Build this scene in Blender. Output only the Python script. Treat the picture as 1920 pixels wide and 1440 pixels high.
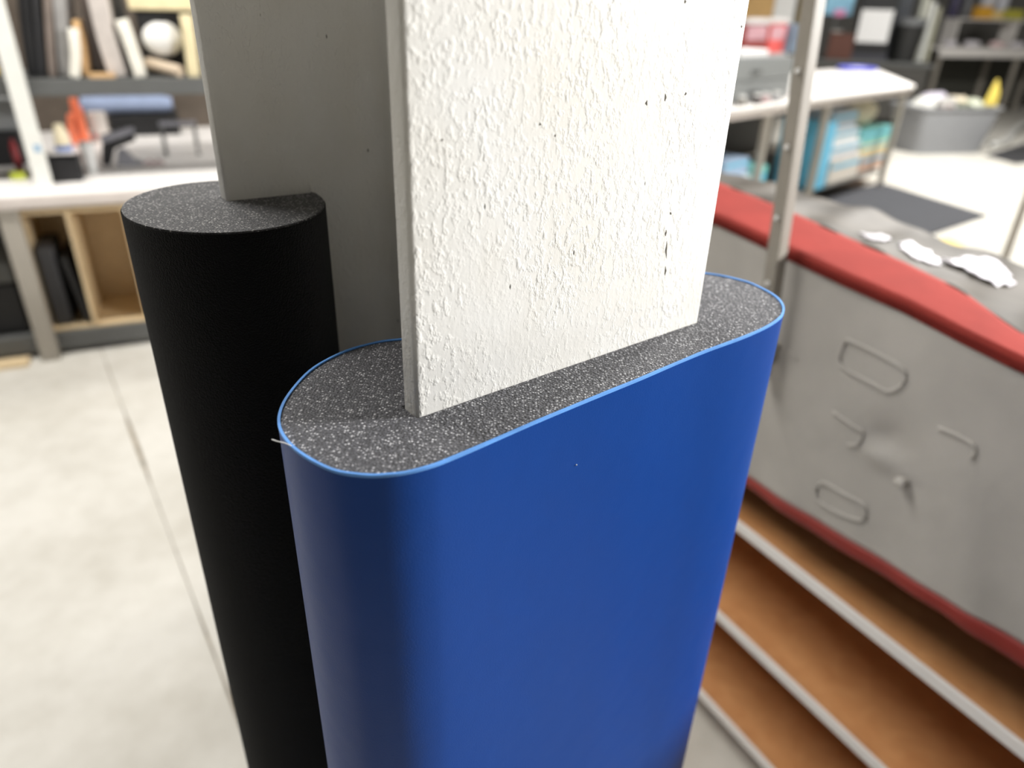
import bpy, bmesh, math, random
from mathutils import Vector, Matrix
random.seed(7)
for o in list(bpy.data.objects): bpy.data.objects.remove(o)
sc = bpy.context.scene
COL = sc.collection

# ------------------------------------------------------------------ camera
FPX, TH, PH, H = 1340.0, math.radians(28.0), math.radians(1.86), 1.6
FW = Vector((0, math.cos(TH), -math.sin(TH)))
R0 = Vector((1, 0, 0)); U0 = Vector((0, math.sin(TH), math.cos(TH)))
RT = math.cos(PH)*R0 + math.sin(PH)*U0
UP = math.cos(PH)*U0 - math.sin(PH)*R0
EYE = Vector((0, 0, H))
cd = bpy.data.cameras.new('camera'); cam = bpy.data.objects.new('camera', cd); COL.objects.link(cam)
cd.sensor_width = 36; cd.lens = FPX/1920*36; cd.clip_start = .02; cd.clip_end = 100
m = Matrix.Identity(4)
for i in range(3): m[i][0], m[i][1], m[i][2], m[i][3] = RT[i], UP[i], -FW[i], EYE[i]
cam.matrix_world = m
cd.dof.use_dof = True; cd.dof.focus_distance = .46; cd.dof.aperture_fstop = 3.8
sc.camera = cam

# ------------------------------------------------------------------ world, exposure
w = bpy.data.worlds.new('world'); sc.world = w; w.use_nodes = True
w.node_tree.nodes['Background'].inputs[0].default_value = (.9, .95, 1, 1)
w.node_tree.nodes['Background'].inputs[1].default_value = .3
vs = sc.view_settings
vs.view_transform = 'Standard'; vs.look = 'None'; vs.exposure = 0.0; vs.gamma = 1; vs.use_curve_mapping = False

# ceiling strip lights: x, y, azimuth of the tube, length, watts
LIGHTS = [
    (-2.15, 2.05, 64, 2.4, 175, 'over the aisle and workbench on the left'),
    (3.0, 3.9, 45, 2.4, 165, 'over the white table on the right'),
    (5.2, 7.8, 75, 2.4, 460, 'over the far table and tub'),
    (-0.6, 5.6, 60, 2.4, 60, 'beyond the steel column'),
]
# swivelling flood lamp hung from the ceiling on the right, aimed at the column
FLOOD = dict(pos=(3.2, .98, 2.36), aim=(.08, .42, 1.25), watt=222, size=.42)
CEIL = 4.4

# ------------------------------------------------------------------ helpers
def ray(u, v): return FW + RT*((u-960)/FPX) - UP*((v-720)/FPX)
def onz(u, v, z):
    d = ray(u, v); return EYE + d*((z-H)/d.z)
def lin(c):
    c = c/255.0
    return c/12.92 if c <= .04045 else ((c+.055)/1.055)**2.4
def rgb(c): return (lin(c[0]), lin(c[1]), lin(c[2]), 1)

class Frame:
    """upright local frame: s along the front, n away behind it, z up"""
    def __init__(f, o, az, side=1):
        a = math.radians(az); f.o = Vector((o[0], o[1], 0))
        f.d = Vector((math.sin(a), math.cos(a), 0))
        f.n = Vector((-f.d.y, f.d.x, 0))*side
    def w(f, s, n, z): return f.o + f.d*s + f.n*n + Vector((0, 0, z))
    def loc(f, p):
        q = p - f.o; return q.dot(f.d), q.dot(f.n), p.z
    def pix(f, u, v, n=0):
        r = ray(u, v); t = (n + (f.o-EYE).dot(f.n))/r.dot(f.n)
        l = f.loc(EYE + r*t); return l[0], l[2]
    def rect(f, u0, v0, u1, v1, n):
        um, vm = (u0+u1)/2, (v0+v1)/2
        return f.pix(u0, vm, n)[0], f.pix(u1, vm, n)[0], f.pix(um, v1, n)[1], f.pix(um, v0, n)[1]
    def stand(f, u0, v0, u1, v1, zs):
        """rectangle in view whose foot touches the level zs: s0, s1, n, z1"""
        n = f.loc(onz((u0+u1)/2, v1, zs))[1]
        a = f.rect(u0, v0, u1, v1, n); return a[0], a[1], n, a[3]

WL = {}
def link(o, parent):
    COL.objects.link(o)
    if parent: o.parent = parent
def thing(name, label, cat, loc, group=None, kind=None):
    o = bpy.data.objects.new(name, None); COL.objects.link(o)
    o.empty_display_size = .05; o.location = loc; WL[o] = Vector(loc)
    if kind: o['kind'] = kind
    if label: o['label'] = label
    if cat: o['category'] = cat
    if group: o['group'] = group
    return o
def obj(name, geo, mat, parent=None, label=None, cat=None, group=None, kind=None, smooth=False, mods=None):
    vs_, fs = geo
    vs_ = [Vector(v) for v in vs_]
    if parent: org = WL[parent]
    else:
        xs = [v.x for v in vs_]; ys = [v.y for v in vs_]
        org = Vector(((min(xs)+max(xs))/2, (min(ys)+max(ys))/2, min(v.z for v in vs_)))
    me = bpy.data.meshes.new(name)
    me.from_pydata([v-org for v in vs_], [], fs)
    mats = mat if isinstance(mat, (list, tuple)) else [mat]
    for q in mats: me.materials.append(q)
    bm = bmesh.new(); bm.from_mesh(me); bmesh.ops.recalc_face_normals(bm, faces=bm.faces[:]); bm.to_mesh(me); bm.free()
    if smooth:
        for p in me.polygons: p.use_smooth = True
    o = bpy.data.objects.new(name, me); link(o, parent)
    if not parent: o.location = org
    WL[o] = org
    if smooth and smooth != 'all':
        try: me.set_sharp_from_angle(angle=math.radians(smooth if not isinstance(smooth, bool) else 40))
        except Exception: pass
    if label: o['label'] = label
    if cat: o['category'] = cat
    if group: o['group'] = group
    if kind: o['kind'] = kind
    return o
def merge(*gs):
    V, Fc = [], []
    for v, f in gs:
        k = len(V); V += list(v); Fc += [tuple(i+k for i in q) for q in f]
    return V, Fc
def bevel(geo, r, seg=2):
    if r <= 0: return geo
    bm = bmesh.new(); bv = [bm.verts.new(v) for v in geo[0]]
    for f in geo[1]: bm.faces.new([bv[i] for i in f])
    bmesh.ops.recalc_face_normals(bm, faces=bm.faces[:])
    es = [e for e in bm.edges if len(e.link_faces) == 2 and e.calc_face_angle(0) > .5]
    bmesh.ops.bevel(bm, geom=es, offset=r, segments=seg, affect='EDGES', profile=.5, clamp_overlap=True)
    bm.verts.index_update()
    out = [v.co.copy() for v in bm.verts], [tuple(v.index for v in f.verts) for f in bm.faces]
    bm.free(); return out
def box(F, s0, s1, n0, n1, z0, z1, b=.004, seg=2):
    P = [F.w(s, n, z) for z in (z0, z1) for s, n in ((s0, n0), (s1, n0), (s1, n1), (s0, n1))]
    return bevel((P, [(0, 1, 2, 3), (4, 5, 6, 7), (0, 1, 5, 4), (1, 2, 6, 5), (2, 3, 7, 6), (3, 0, 4, 7)]), b, seg)
def prism(F, sz, n0, n1, b=.003, seg=2):
    """outline in (s, z) extruded from n0 to n1"""
    k = len(sz)
    P = [F.w(s, n0, z) for s, z in sz] + [F.w(s, n1, z) for s, z in sz]
    fs = [tuple(range(k)), tuple(range(k, 2*k))] + [(i, (i+1) % k, k+(i+1) % k, k+i) for i in range(k)]
    return bevel((P, fs), b, seg)
def extrude_xy(pts, z0, z1):
    k = len(pts)
    P = [Vector((p[0], p[1], z0)) for p in pts] + [Vector((p[0], p[1], z1)) for p in pts]
    return P, [tuple(range(k)), tuple(range(k, 2*k))] + [(i, (i+1) % k, k+(i+1) % k, k+i) for i in range(k)]
def sheet(F, path, th, n0, n1, b=.004):
    """bent sheet: centre line in (s, z), thickness th, from n0 to n1"""
    L, Rr = [], []
    for i, (s, z) in enumerate(path):
        a = path[max(0, i-1)]; c = path[min(len(path)-1, i+1)]
        t = Vector((c[0]-a[0], c[1]-a[1])).normalized(); q = Vector((-t.y, t.x))*th/2
        L.append((s+q.x, z+q.y)); Rr.append((s-q.x, z-q.y))
    return prism(F, L+Rr[::-1], n0, n1, b)
def smoothpath(pts, k=6, closed=False):
    n = len(pts); out = []
    rng = range(n if closed else n-1)
    for i in rng:
        g = lambda j: Vector(pts[j % n] if closed else pts[max(0, min(n-1, j))])
        p0, p1, p2, p3 = g(i-1), g(i), g(i+1), g(i+2)
        for j in range(k):
            t = j/k
            out.append(.5*((2*p1)+(p2-p0)*t+(2*p0-5*p1+4*p2-p3)*t*t+(3*p1-p0-3*p2+p3)*t**3))
    if not closed: out.append(Vector(pts[-1]))
    return out
def tube(path, r, seg=12, cap=True, closed=False):
    path = [Vector(p) for p in path]; n = len(path); V = []; Fc = []
    rr = r if isinstance(r, (list, tuple)) else [r]*n
    up = Vector((0, 0, 1))
    for i, p in enumerate(path):
        a = path[(i-1) % n] if closed else path[max(0, i-1)]; c = path[(i+1) % n] if closed else path[min(n-1, i+1)]
        t = (c-a).normalized(); x = t.cross(up if abs(t.z) < .95 else Vector((1, 0, 0))).normalized(); y = x.cross(t)
        V += [p+(x*math.cos(2*math.pi*k/seg)+y*math.sin(2*math.pi*k/seg))*rr[i] for k in range(seg)]
    for i in range(n if closed else n-1):
        j = (i+1) % n
        for k in range(seg): Fc.append((i*seg+k, i*seg+(k+1) % seg, j*seg+(k+1) % seg, j*seg+k))
    if cap and not closed: Fc += [tuple(range(seg)), tuple(range((n-1)*seg, n*seg))]
    return V, Fc
def lathe(c, prof, seg=24):
    V = []; Fc = []; n = len(prof); c = Vector(c)
    for r, z in prof: V += [c+Vector((r*math.cos(2*math.pi*k/seg), r*math.sin(2*math.pi*k/seg), z)) for k in range(seg)]
    for i in range(n-1):
        for k in range(seg): Fc.append((i*seg+k, i*seg+(k+1) % seg, (i+1)*seg+(k+1) % seg, (i+1)*seg+k))
    Fc += [tuple(range(seg)), tuple(range((n-1)*seg, n*seg))]
    return V, Fc
def lump(c, rx, ry, rz, rough=.15, seed=0, az=0, seg=14, rings=9):
    """crumpled closed shape resting on c"""
    rnd = random.Random(seed); ph = [rnd.uniform(0, 6.28) for _ in range(8)]
    V = []; Fc = []; ca, sa = math.cos(math.radians(az)), math.sin(math.radians(az))
    for i in range(1, rings):
        t = math.pi*i/rings
        for k in range(seg):
            a = 2*math.pi*k/seg
            m_ = 1+rough*(math.sin(3*a+ph[0]+2*t)+math.sin(5*a+ph[1]-3*t)*.7+math.sin(4*t+ph[2]+a)*.6)
            x, y, z = rx*math.sin(t)*math.cos(a)*m_, ry*math.sin(t)*math.sin(a)*m_, rz*(1-math.cos(t)*(1+.4*(m_-1)))
            V.append(Vector(c)+Vector((x*ca-y*sa, x*sa+y*ca, max(0, z))))
    for i in range(rings-2):
        for k in range(seg): Fc.append((i*seg+k, i*seg+(k+1) % seg, (i+1)*seg+(k+1) % seg, (i+1)*seg+k))
    Fc += [tuple(range(seg)), tuple(range((rings-2)*seg, (rings-1)*seg))]
    return V, Fc

# ------------------------------------------------------------------ materials
def nodes(name):
    M = bpy.data.materials.new(name); M.use_nodes = True
    nt = M.node_tree; return M, nt, nt.nodes['Principled BSDF'], nt.nodes.new, nt.links.new
def mat(name, c, rough=.6, var=.10, scale=14, bump=.0, bscale=150, spec=.5, metal=0, stretch=(1, 1, 1), sheen=0):
    M, nt, b, N, L = nodes(name)
    tc = N('ShaderNodeTexCoord'); mp = N('ShaderNodeMapping'); mp.inputs['Scale'].default_value = stretch
    L(tc.outputs['Object'], mp.inputs[0])
    nz = N('ShaderNodeTexNoise'); nz.inputs['Scale'].default_value = scale; nz.inputs['Detail'].default_value = 5
    L(mp.outputs[0], nz.inputs[0])
    rp = N('ShaderNodeValToRGB'); base = rgb(c)
    rp.color_ramp.elements[0].position = .3; rp.color_ramp.elements[1].position = .7
    rp.color_ramp.elements[0].color = tuple(x*(1-var) for x in base[:3])+(1,)
    rp.color_ramp.elements[1].color = tuple(min(1, x*(1+var)) for x in base[:3])+(1,)
    L(nz.outputs[0], rp.inputs[0]); L(rp.outputs[0], b.inputs['Base Color'])
    b.inputs['Roughness'].default_value = rough; b.inputs['Specular IOR Level'].default_value = spec
    b.inputs['Metallic'].default_value = metal
    if sheen: b.inputs['Sheen Weight'].default_value = sheen
    if bump:
        n2 = N('ShaderNodeTexNoise'); n2.inputs['Scale'].default_value = bscale; n2.inputs['Detail'].default_value = 4
        L(mp.outputs[0], n2.inputs[0])
        bp = N('ShaderNodeBump'); bp.inputs['Strength'].default_value = bump; bp.inputs['Distance'].default_value = .01
        L(n2.outputs[0], bp.inputs['Height']); L(bp.outputs[0], b.inputs['Normal'])
    return M
def math_(N, L, op, a, b_, clamp=False):
    n = N('ShaderNodeMath'); n.operation = op; n.use_clamp = clamp
    for i, x in enumerate((a, b_)):
        if isinstance(x, (int, float)): n.inputs[i].default_value = x
        elif x is not None: L(x, n.inputs[i])
    return n.outputs[0]

def paint_mat(name, c, dist):
    """thick brushed paint on steel: orange-peel relief, vertical drag marks, small dark pits"""
    M, nt, b, N, L = nodes(name)
    tc = N('ShaderNodeTexCoord'); mp = N('ShaderNodeMapping'); mp.inputs['Scale'].default_value = (1, 1, .75)
    L(tc.outputs['Object'], mp.inputs[0])
    def noise(s, d=4, r=.6, vec=None):
        n = N('ShaderNodeTexNoise'); n.inputs['Scale'].default_value = s; n.inputs['Detail'].default_value = d; n.inputs['Roughness'].default_value = r
        L(vec or mp.outputs[0], n.inputs[0]); return n.outputs[0]
    n1 = noise(210, 3, .55); n2 = noise(420, 3, .6); n3 = noise(24, 2)
    # relief: lumps stand out only above a level, patchy
    rp = N('ShaderNodeMapRange'); rp.inputs[1].default_value = .48; rp.inputs[2].default_value = .68; L(n1, rp.inputs[0])
    pr = N('ShaderNodeMapRange'); pr.inputs[1].default_value = .25; pr.inputs[2].default_value = .6; L(n3, pr.inputs[0])
    h = math_(N, L, 'ADD', math_(N, L, 'MULTIPLY', rp.outputs[0], pr.outputs[0]), math_(N, L, 'MULTIPLY', n2, .35))
    mp2 = N('ShaderNodeMapping'); mp2.inputs['Scale'].default_value = (1, 1, .05); L(tc.outputs['Object'], mp2.inputs[0])
    drag = noise(260, 2, .5, mp2.outputs[0])
    h = math_(N, L, 'ADD', h, math_(N, L, 'MULTIPLY', drag, .3))
    # pits
    mp3 = N('ShaderNodeMapping'); mp3.inputs['Scale'].default_value = (1, 1, .4); L(tc.outputs['Object'], mp3.inputs[0])
    vo = N('ShaderNodeTexVoronoi'); vo.inputs['Scale'].default_value = 75; L(mp3.outputs[0], vo.inputs[0])
    gate = N('ShaderNodeMapRange'); gate.inputs[1].default_value = .5; gate.inputs[2].default_value = .54; L(noise(45, 1), gate.inputs[0])
    pit = N('ShaderNodeMapRange'); pit.inputs[1].default_value = .065; pit.inputs[2].default_value = .035; L(vo.outputs['Distance'], pit.inputs[0])
    pt = math_(N, L, 'MULTIPLY', pit.outputs[0], gate.outputs[0], True)
    h = math_(N, L, 'SUBTRACT', h, math_(N, L, 'MULTIPLY', pt, 1.2))
    bp = N('ShaderNodeBump'); bp.inputs['Strength'].default_value = 1; bp.inputs['Distance'].default_value = dist
    L(h, bp.inputs['Height']); L(bp.outputs[0], b.inputs['Normal'])
    tint = N('ShaderNodeValToRGB'); base = rgb(c)
    tint.color_ramp.elements[0].color = (base[0]*.93, base[1]*.91, base[2]*.87, 1); tint.color_ramp.elements[1].color = base
    tint.color_ramp.elements[0].position = .3; tint.color_ramp.elements[1].position = .6
    L(noise(9, 3), tint.inputs[0])
    mx = N('ShaderNodeMix'); mx.data_type = 'RGBA'; L(pt, mx.inputs[0]); L(tint.outputs[0], mx.inputs[6]); mx.inputs[7].default_value = (.10, .09, .08, 1)
    L(mx.outputs[2], b.inputs['Base Color'])
    b.inputs['Roughness'].default_value = .55; b.inputs['Specular IOR Level'].default_value = .35
    return M
def foam_mat(name, c, glint):
    """open-cell foam: dark grains, sparkle of the cells painted as tiny bright specks"""
    M, nt, b, N, L = nodes(name)
    tc = N('ShaderNodeTexCoord')
    vo = N('ShaderNodeTexVoronoi'); vo.inputs['Scale'].default_value = 620; L(tc.outputs['Object'], vo.inputs[0])
    nz = N('ShaderNodeTexNoise'); nz.inputs['Scale'].default_value = 900; nz.inputs['Detail'].default_value = 2; L(tc.outputs['Object'], nz.inputs[0])
    sep = N('ShaderNodeSeparateColor'); L(vo.outputs['Color'], sep.inputs[0])
    g = N('ShaderNodeMapRange'); g.inputs[1].default_value = .52; g.inputs[2].default_value = 1.0; L(sep.outputs[0], g.inputs[0])
    dd = N('ShaderNodeMapRange'); dd.inputs[1].default_value = .55; dd.inputs[2].default_value = .15; L(vo.outputs['Distance'], dd.inputs[0])
    sp = math_(N, L, 'MULTIPLY', g.outputs[0], dd.outputs[0], True)  # mask for the painted sparkle of the foam cells
    rp = N('ShaderNodeValToRGB'); base = rgb(c)
    rp.color_ramp.elements[0].position = .35; rp.color_ramp.elements[1].position = .65
    rp.color_ramp.elements[0].color = tuple(x*.45 for x in base[:3])+(1,); rp.color_ramp.elements[1].color = tuple(x*1.6 for x in base[:3])+(1,)
    L(nz.outputs[0], rp.inputs[0])
    mx = N('ShaderNodeMix'); mx.data_type = 'RGBA'; L(sp, mx.inputs[0]); L(rp.outputs[0], mx.inputs[6]); mx.inputs[7].default_value = rgb(glint)
    L(mx.outputs[2], b.inputs['Base Color'])
    bp = N('ShaderNodeBump'); bp.inputs['Strength'].default_value = .6; bp.inputs['Distance'].default_value = .0012
    L(vo.outputs['Distance'], bp.inputs['Height']); L(bp.outputs[0], b.inputs['Normal'])
    b.inputs['Roughness'].default_value = .6; b.inputs['Specular IOR Level'].default_value = .4
    return M
def vinyl_mat(name, c):
    M, nt, b, N, L = nodes(name)
    tc = N('ShaderNodeTexCoord'); b.inputs['Base Color'].default_value = rgb(c)
    n1 = N('ShaderNodeTexNoise'); n1.inputs['Scale'].default_value = 900; n1.inputs['Detail'].default_value = 2; L(tc.outputs['Object'], n1.inputs[0])
    n2 = N('ShaderNodeTexNoise'); n2.inputs['Scale'].default_value = 9; n2.inputs['Detail'].default_value = 3; L(tc.outputs['Object'], n2.inputs[0])
    h = math_(N, L, 'ADD', math_(N, L, 'MULTIPLY', n1.outputs[0], .05), math_(N, L, 'MULTIPLY', n2.outputs[0], 1.0))
    bp = N('ShaderNodeBump'); bp.inputs['Strength'].default_value = .55; bp.inputs['Distance'].default_value = .004
    L(h, bp.inputs['Height']); L(bp.outputs[0], b.inputs['Normal'])
    b.inputs['Roughness'].default_value = .42; b.inputs['Specular IOR Level'].default_value = .17
    return M
def concrete_mat(name):
    M, nt, b, N, L = nodes(name)
    tc = N('ShaderNodeTexCoord')
    n1 = N('ShaderNodeTexNoise'); n1.inputs['Scale'].default_value = 1.6; n1.inputs['Detail'].default_value = 8; n1.inputs['Roughness'].default_value = .62; L(tc.outputs['Object'], n1.inputs[0])
    n2 = N('ShaderNodeTexNoise'); n2.inputs['Scale'].default_value = 12; n2.inputs['Detail'].default_value = 6; L(tc.outputs['Object'], n2.inputs[0])
    v = math_(N, L, 'ADD', math_(N, L, 'MULTIPLY', n1.outputs[0], .7), math_(N, L, 'MULTIPLY', n2.outputs[0], .3))
    rp = N('ShaderNodeValToRGB'); rp.color_ramp.elements[0].position = .36; rp.color_ramp.elements[1].position = .6
    rp.color_ramp.elements[0].color = rgb((196, 192, 182)); rp.color_ramp.elements[1].color = rgb((216, 213, 205))
    L(v, rp.inputs[0]); L(rp.outputs[0], b.inputs['Base Color'])
    b.inputs['Roughness'].default_value = .55
    bp = N('ShaderNodeBump'); bp.inputs['Strength'].default_value = .15; bp.inputs['Distance'].default_value = .01; L(n2.outputs[0], bp.inputs['Height']); L(bp.outputs[0], b.inputs['Normal'])
    return M
def wood_mat(name, c, dark, stretch=(1, 14, 14), scale=3, rough=.5):
    M, nt, b, N, L = nodes(name)
    tc = N('ShaderNodeTexCoord'); mp = N('ShaderNodeMapping'); mp.inputs['Scale'].default_value = stretch; L(tc.outputs['Object'], mp.inputs[0])
    n1 = N('ShaderNodeTexNoise'); n1.inputs['Scale'].default_value = scale; n1.inputs['Detail'].default_value = 6; n1.inputs['Distortion'].default_value = .6; L(mp.outputs[0], n1.inputs[0])
    rp = N('ShaderNodeValToRGB'); rp.color_ramp.elements[0].position = .3; rp.color_ramp.elements[1].position = .7
    rp.color_ramp.elements[0].color = rgb(dark); rp.color_ramp.elements[1].color = rgb(c)
    L(n1.outputs[0], rp.inputs[0]); L(rp.outputs[0], b.inputs['Base Color']); b.inputs['Roughness'].default_value = rough
    return M

MP = {}
def MT(key, c, **k):
    if key not in MP: MP[key] = mat(key, c, **k)
    return MP[key]
m_white_paint = paint_mat('white column paint', (240, 239, 235), .00034)
m_foam = foam_mat('charcoal foam', (84, 84, 88), (245, 245, 248))
m_foam2 = foam_mat('black foam', (78, 78, 80), (240, 238, 235))
m_vinyl = vinyl_mat('blue vinyl', (4, 62, 140))
m_vinyl_edge = MT('cut vinyl edge', (98, 160, 235), rough=.6, var=.12, scale=60)
m_felt = MT('black felt', (9, 9, 10), rough=.95, var=.35, scale=400, bump=.5, bscale=900, spec=.1, sheen=.12)
m_concrete = concrete_mat('concrete floor')
m_joint = MT('dirty joint', (150, 140, 124), rough=.9, var=.3, scale=20)
m_wall = MT('painted wall', (128, 126, 122), rough=.8, var=.03, scale=3)
m_ceil = MT('ceiling panel', (112, 112, 112), rough=.9, var=.03, scale=3)
m_lam = MT('white laminate', (236, 232, 228), rough=.45, var=.02)
m_lamedge = MT('laminate edge', (205, 196, 190), rough=.5, var=.03)
m_post = MT('beige steel', (160, 154, 144), rough=.45, var=.05, scale=8)
m_dksteel = MT('dark grey steel', (92, 93, 92), rough=.5, var=.06)
m_black = MT('black plastic', (24, 24, 26), rough=.55, var=.15)
m_dark = MT('charcoal board', (58, 58, 60), rough=.7, var=.1)
m_ply = wood_mat('plywood', (228, 206, 168), (214, 190, 150))
m_white = MT('white plastic', (232, 232, 230), rough=.5, var=.03)
m_paper = MT('white paper', (244, 244, 244), rough=.8, var=.02)

# ================================================================== SETTING
W = Frame((0, 0), 90)        # s = x, n = y
X0, X1, Y0, Y1 = -6.0, 13.0, -5.0, 17.0
# concrete floor with one dirty, chipped joint cut into it
ja, jb = Vector((-2.04, 3.18)), Vector((-.71, 1.25)); jd = (jb-ja).normalized(); jn = Vector((-jd.y, jd.x))
def jhit(t): return ja+jd*t
t0 = (Y1-ja.y)/jd.y; t1 = (Y0-ja.y)/jd.y
NS = 260; LFT, RGT = [], []
for i in range(NS+1):
    t = t0+(t1-t0)*i/NS; p = jhit(t); wv = .0012+.006*max(0, math.sin(i*.21)*math.sin(i*.53+1))+.003*random.random()**2
    LFT.append((p-jn*wv*1.0)); RGT.append((p+jn*wv))
LFT[0].y = RGT[0].y = Y1; LFT[-1].y = RGT[-1].y = Y0
def slab(poly_edge, far):
    V = [Vector((p.x, p.y, 0)) for p in poly_edge] + [Vector((far, p.y, 0)) for p in poly_edge]
    k = len(poly_edge); return V, [(i, i+1, k+i+1, k+i) for i in range(k-1)]
# which side is which in x
sideA, sideB = (LFT, RGT) if LFT[5].x < RGT[5].x else (RGT, LFT)
ga, gb = slab(sideA, X0), slab(sideB, X1)
k = len(sideA)
gw = [Vector((p.x, p.y, 0)) for p in sideA]+[Vector((p.x, p.y, -.006)) for p in sideA]+[Vector((p.x, p.y, -.006)) for p in sideB]+[Vector((p.x, p.y, 0)) for p in sideB]
gf = [(r*k+i, r*k+i+1, (r+1)*k+i+1, (r+1)*k+i) for r in range(3) for i in range(k-1)]
fl = obj('floor', merge(ga, gb, (gw, gf)), [m_concrete, m_joint], kind='structure')
for i, p in enumerate(fl.data.polygons):
    if i >= 2*(k-1): p.material_index = 1
    elif p.normal.z < 0: p.flip()
obj('ceiling', box(W, X0, X1, Y0, Y1, CEIL, CEIL+.1, 0), m_ceil, kind='structure')
obj('wall_left', box(W, X0-.1, X0, Y0, Y1, 0, CEIL, 0), m_wall, kind='structure')
obj('wall_right', box(W, X1, X1+.1, Y0, Y1, 0, CEIL, 0), m_wall, kind='structure')
obj('wall_back', box(W, X0, X1, Y1, Y1+.1, 0, CEIL, 0), m_wall, kind='structure')
obj('wall_front', box(W, X0, X1, Y0-.1, Y0, 0, CEIL, 0), m_wall, kind='structure')

m_diff = bpy.data.materials.new('lamp diffuser'); m_diff.use_nodes = True
_b = m_diff.node_tree.nodes['Principled BSDF']; _b.inputs['Base Color'].default_value = (.9, .9, .9, 1)
_b.inputs['Emission Color'].default_value = (1, .97, .92, 1); _b.inputs['Emission Strength'].default_value = 3
for x, y, az, ln, watt, where in LIGHTS:
    F = Frame((x, y), az)
    t = thing('strip_light', 'white ceiling strip light '+where, 'light', (x, y, CEIL-.10), 'ceiling strip lights')
    obj('housing', box(F, -ln/2-.03, ln/2+.03, -.11, .11, CEIL-.07, CEIL, .008), m_white, t)
    obj('diffuser', box(F, -ln/2, ln/2, -.09, .09, CEIL-.10, CEIL-.07, .008), m_diff, t)
    ld = bpy.data.lights.new('strip_lamp', 'AREA'); ld.shape = 'RECTANGLE'; ld.size = ln; ld.size_y = .18; ld.energy = watt
    ld.color = (1, .975, .935)
    lo = bpy.data.objects.new('strip_lamp', ld); COL.objects.link(lo); lo.parent = t
    lo.location = (0, 0, -.012); lo.rotation_euler = (0, 0, math.atan2(F.d.y, F.d.x))

fp, fa = Vector(FLOOD['pos']), Vector(FLOOD['aim']); fd = (fa-fp).normalized()
fx = fd.cross(Vector((0, 0, 1))).normalized(); fy = fx.cross(fd)
fl_ = thing('flood_lamp', 'square white flood lamp on a ceiling drop rod aimed at the column', 'light', (fp.x, fp.y, CEIL))
h_ = FLOOD['size']/2+.02
def obox(a, b, d0, d1):
    P = [fp+fx*x+fy*y+fd*d for d in (d0, d1) for x, y in ((-a, -b), (a, -b), (a, b), (-a, b))]
    return bevel((P, [(0, 1, 2, 3), (4, 5, 6, 7), (0, 1, 5, 4), (1, 2, 6, 5), (2, 3, 7, 6), (3, 0, 4, 7)]), .006)
obj('lamp_head', obox(h_, h_, -.08, -.012), m_white, fl_)
obj('lamp_glass', obox(h_-.015, h_-.015, -.011, -.004), m_diff, fl_)
obj('drop_rod', tube([fp-fd*.05+fy*h_*.9, Vector((fp.x-fd.x*.05+fy.x*h_*.9, fp.y-fd.y*.05+fy.y*h_*.9, CEIL))], .012, 10), m_dksteel, fl_, smooth=40)
ld = bpy.data.lights.new('flood_light', 'AREA'); ld.shape = 'SQUARE'; ld.size = FLOOD['size']; ld.energy = FLOOD['watt']; ld.color = (1, .99, .975)
lo = bpy.data.objects.new('flood_light', ld); COL.objects.link(lo); lo.parent = fl_
lm = Matrix.Identity(4)
for i in range(3): lm[i][0], lm[i][1], lm[i][2] = fx[i], fy[i], -fd[i]
lm.translation = fp-Vector((fp.x, fp.y, CEIL)); lo.matrix_local = lm

# ================================================================== STEEL COLUMN
ZP = 1.38638
A0 = onz(782, 782, ZP); CF = Frame((A0.x, A0.y), 51.245)     # s along the near flange, n through the column
FWID, FT, DEP = .254, .0161, .270
col = thing('steel_column', 'white painted steel H-section column standing between the two foam bumpers', 'column', CF.w(.127, .135, 0))
def rounded_rect(s0, s1, n0, n1, r, k=5):
    out = []
    for cs, cn, a0 in ((s1-r, n1-r, 0), (s0+r, n1-r, 90), (s0+r, n0+r, 180), (s1-r, n0+r, 270)):
        for i in range(k+1):
            a = math.radians(a0+90*i/k); out.append((cs+r*math.cos(a), cn+r*math.sin(a)))
    return out
def ex(pts, z0, z1): return extrude_xy([CF.w(s, n, 0) for s, n in pts], z0, z1)
obj('flange', ex(rounded_rect(0, FWID, 0, FT, .0032), 0, CEIL), m_white_paint, col, smooth=35)
FF0 = -.0125
obj('flange', ex(rounded_rect(FF0, FF0+FWID, DEP-FT, DEP, .0032), 0, CEIL), m_white_paint, col, smooth=35)
wc, wt, fr = .124, .0055, .018
wp = []
for cs, cn, a0 in ((wc+wt+fr, FT+fr, 270), (wc+wt+fr, DEP-FT-fr, 180)):
    for i in range(7):
        a = math.radians(a0-90*i/6); wp.append((cs+fr*math.cos(a), cn+fr*math.sin(a)))
for cs, cn, a0 in ((wc-wt-fr, DEP-FT-fr, 90), (wc-wt-fr, FT+fr, 0)):
    for i in range(7):
        a = math.radians(a0-90*i/6); wp.append((cs+fr*math.cos(a), cn+fr*math.sin(a)))
obj('web', ex(wp, 0, CEIL), m_white_paint, col, smooth=50)

m_chip = MT('bare grey chip', (150, 146, 138), rough=.8, var=.2, scale=200)
for u, v, ln_ in ((1213, 193, 7), (1248, 183, 10), (1286, 176, 4), (1249, 437, 8), (1250, 468, 22), (1248, 508, 12), (1258, 400, 4), (830, 262, 3), (1013, 233, 3), (1042, 254, 4), (1285, 3, 5), (1391, 50, 3)):
    a_, b2 = CF.pix(u, v-ln_, 0), CF.pix(u-.5, v+ln_, 0)
    obj('paint_chip', tube([CF.w(a_[0]+(b2[0]-a_[0])*q+.0004*math.sin(9*q+u), .0004, a_[1]+(b2[1]-a_[1])*q) for q in (0, .25, .5, .75, 1)], [.0002, .0007, .0010, .0007, .0002], 8), m_chip, col, smooth='all')

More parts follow.
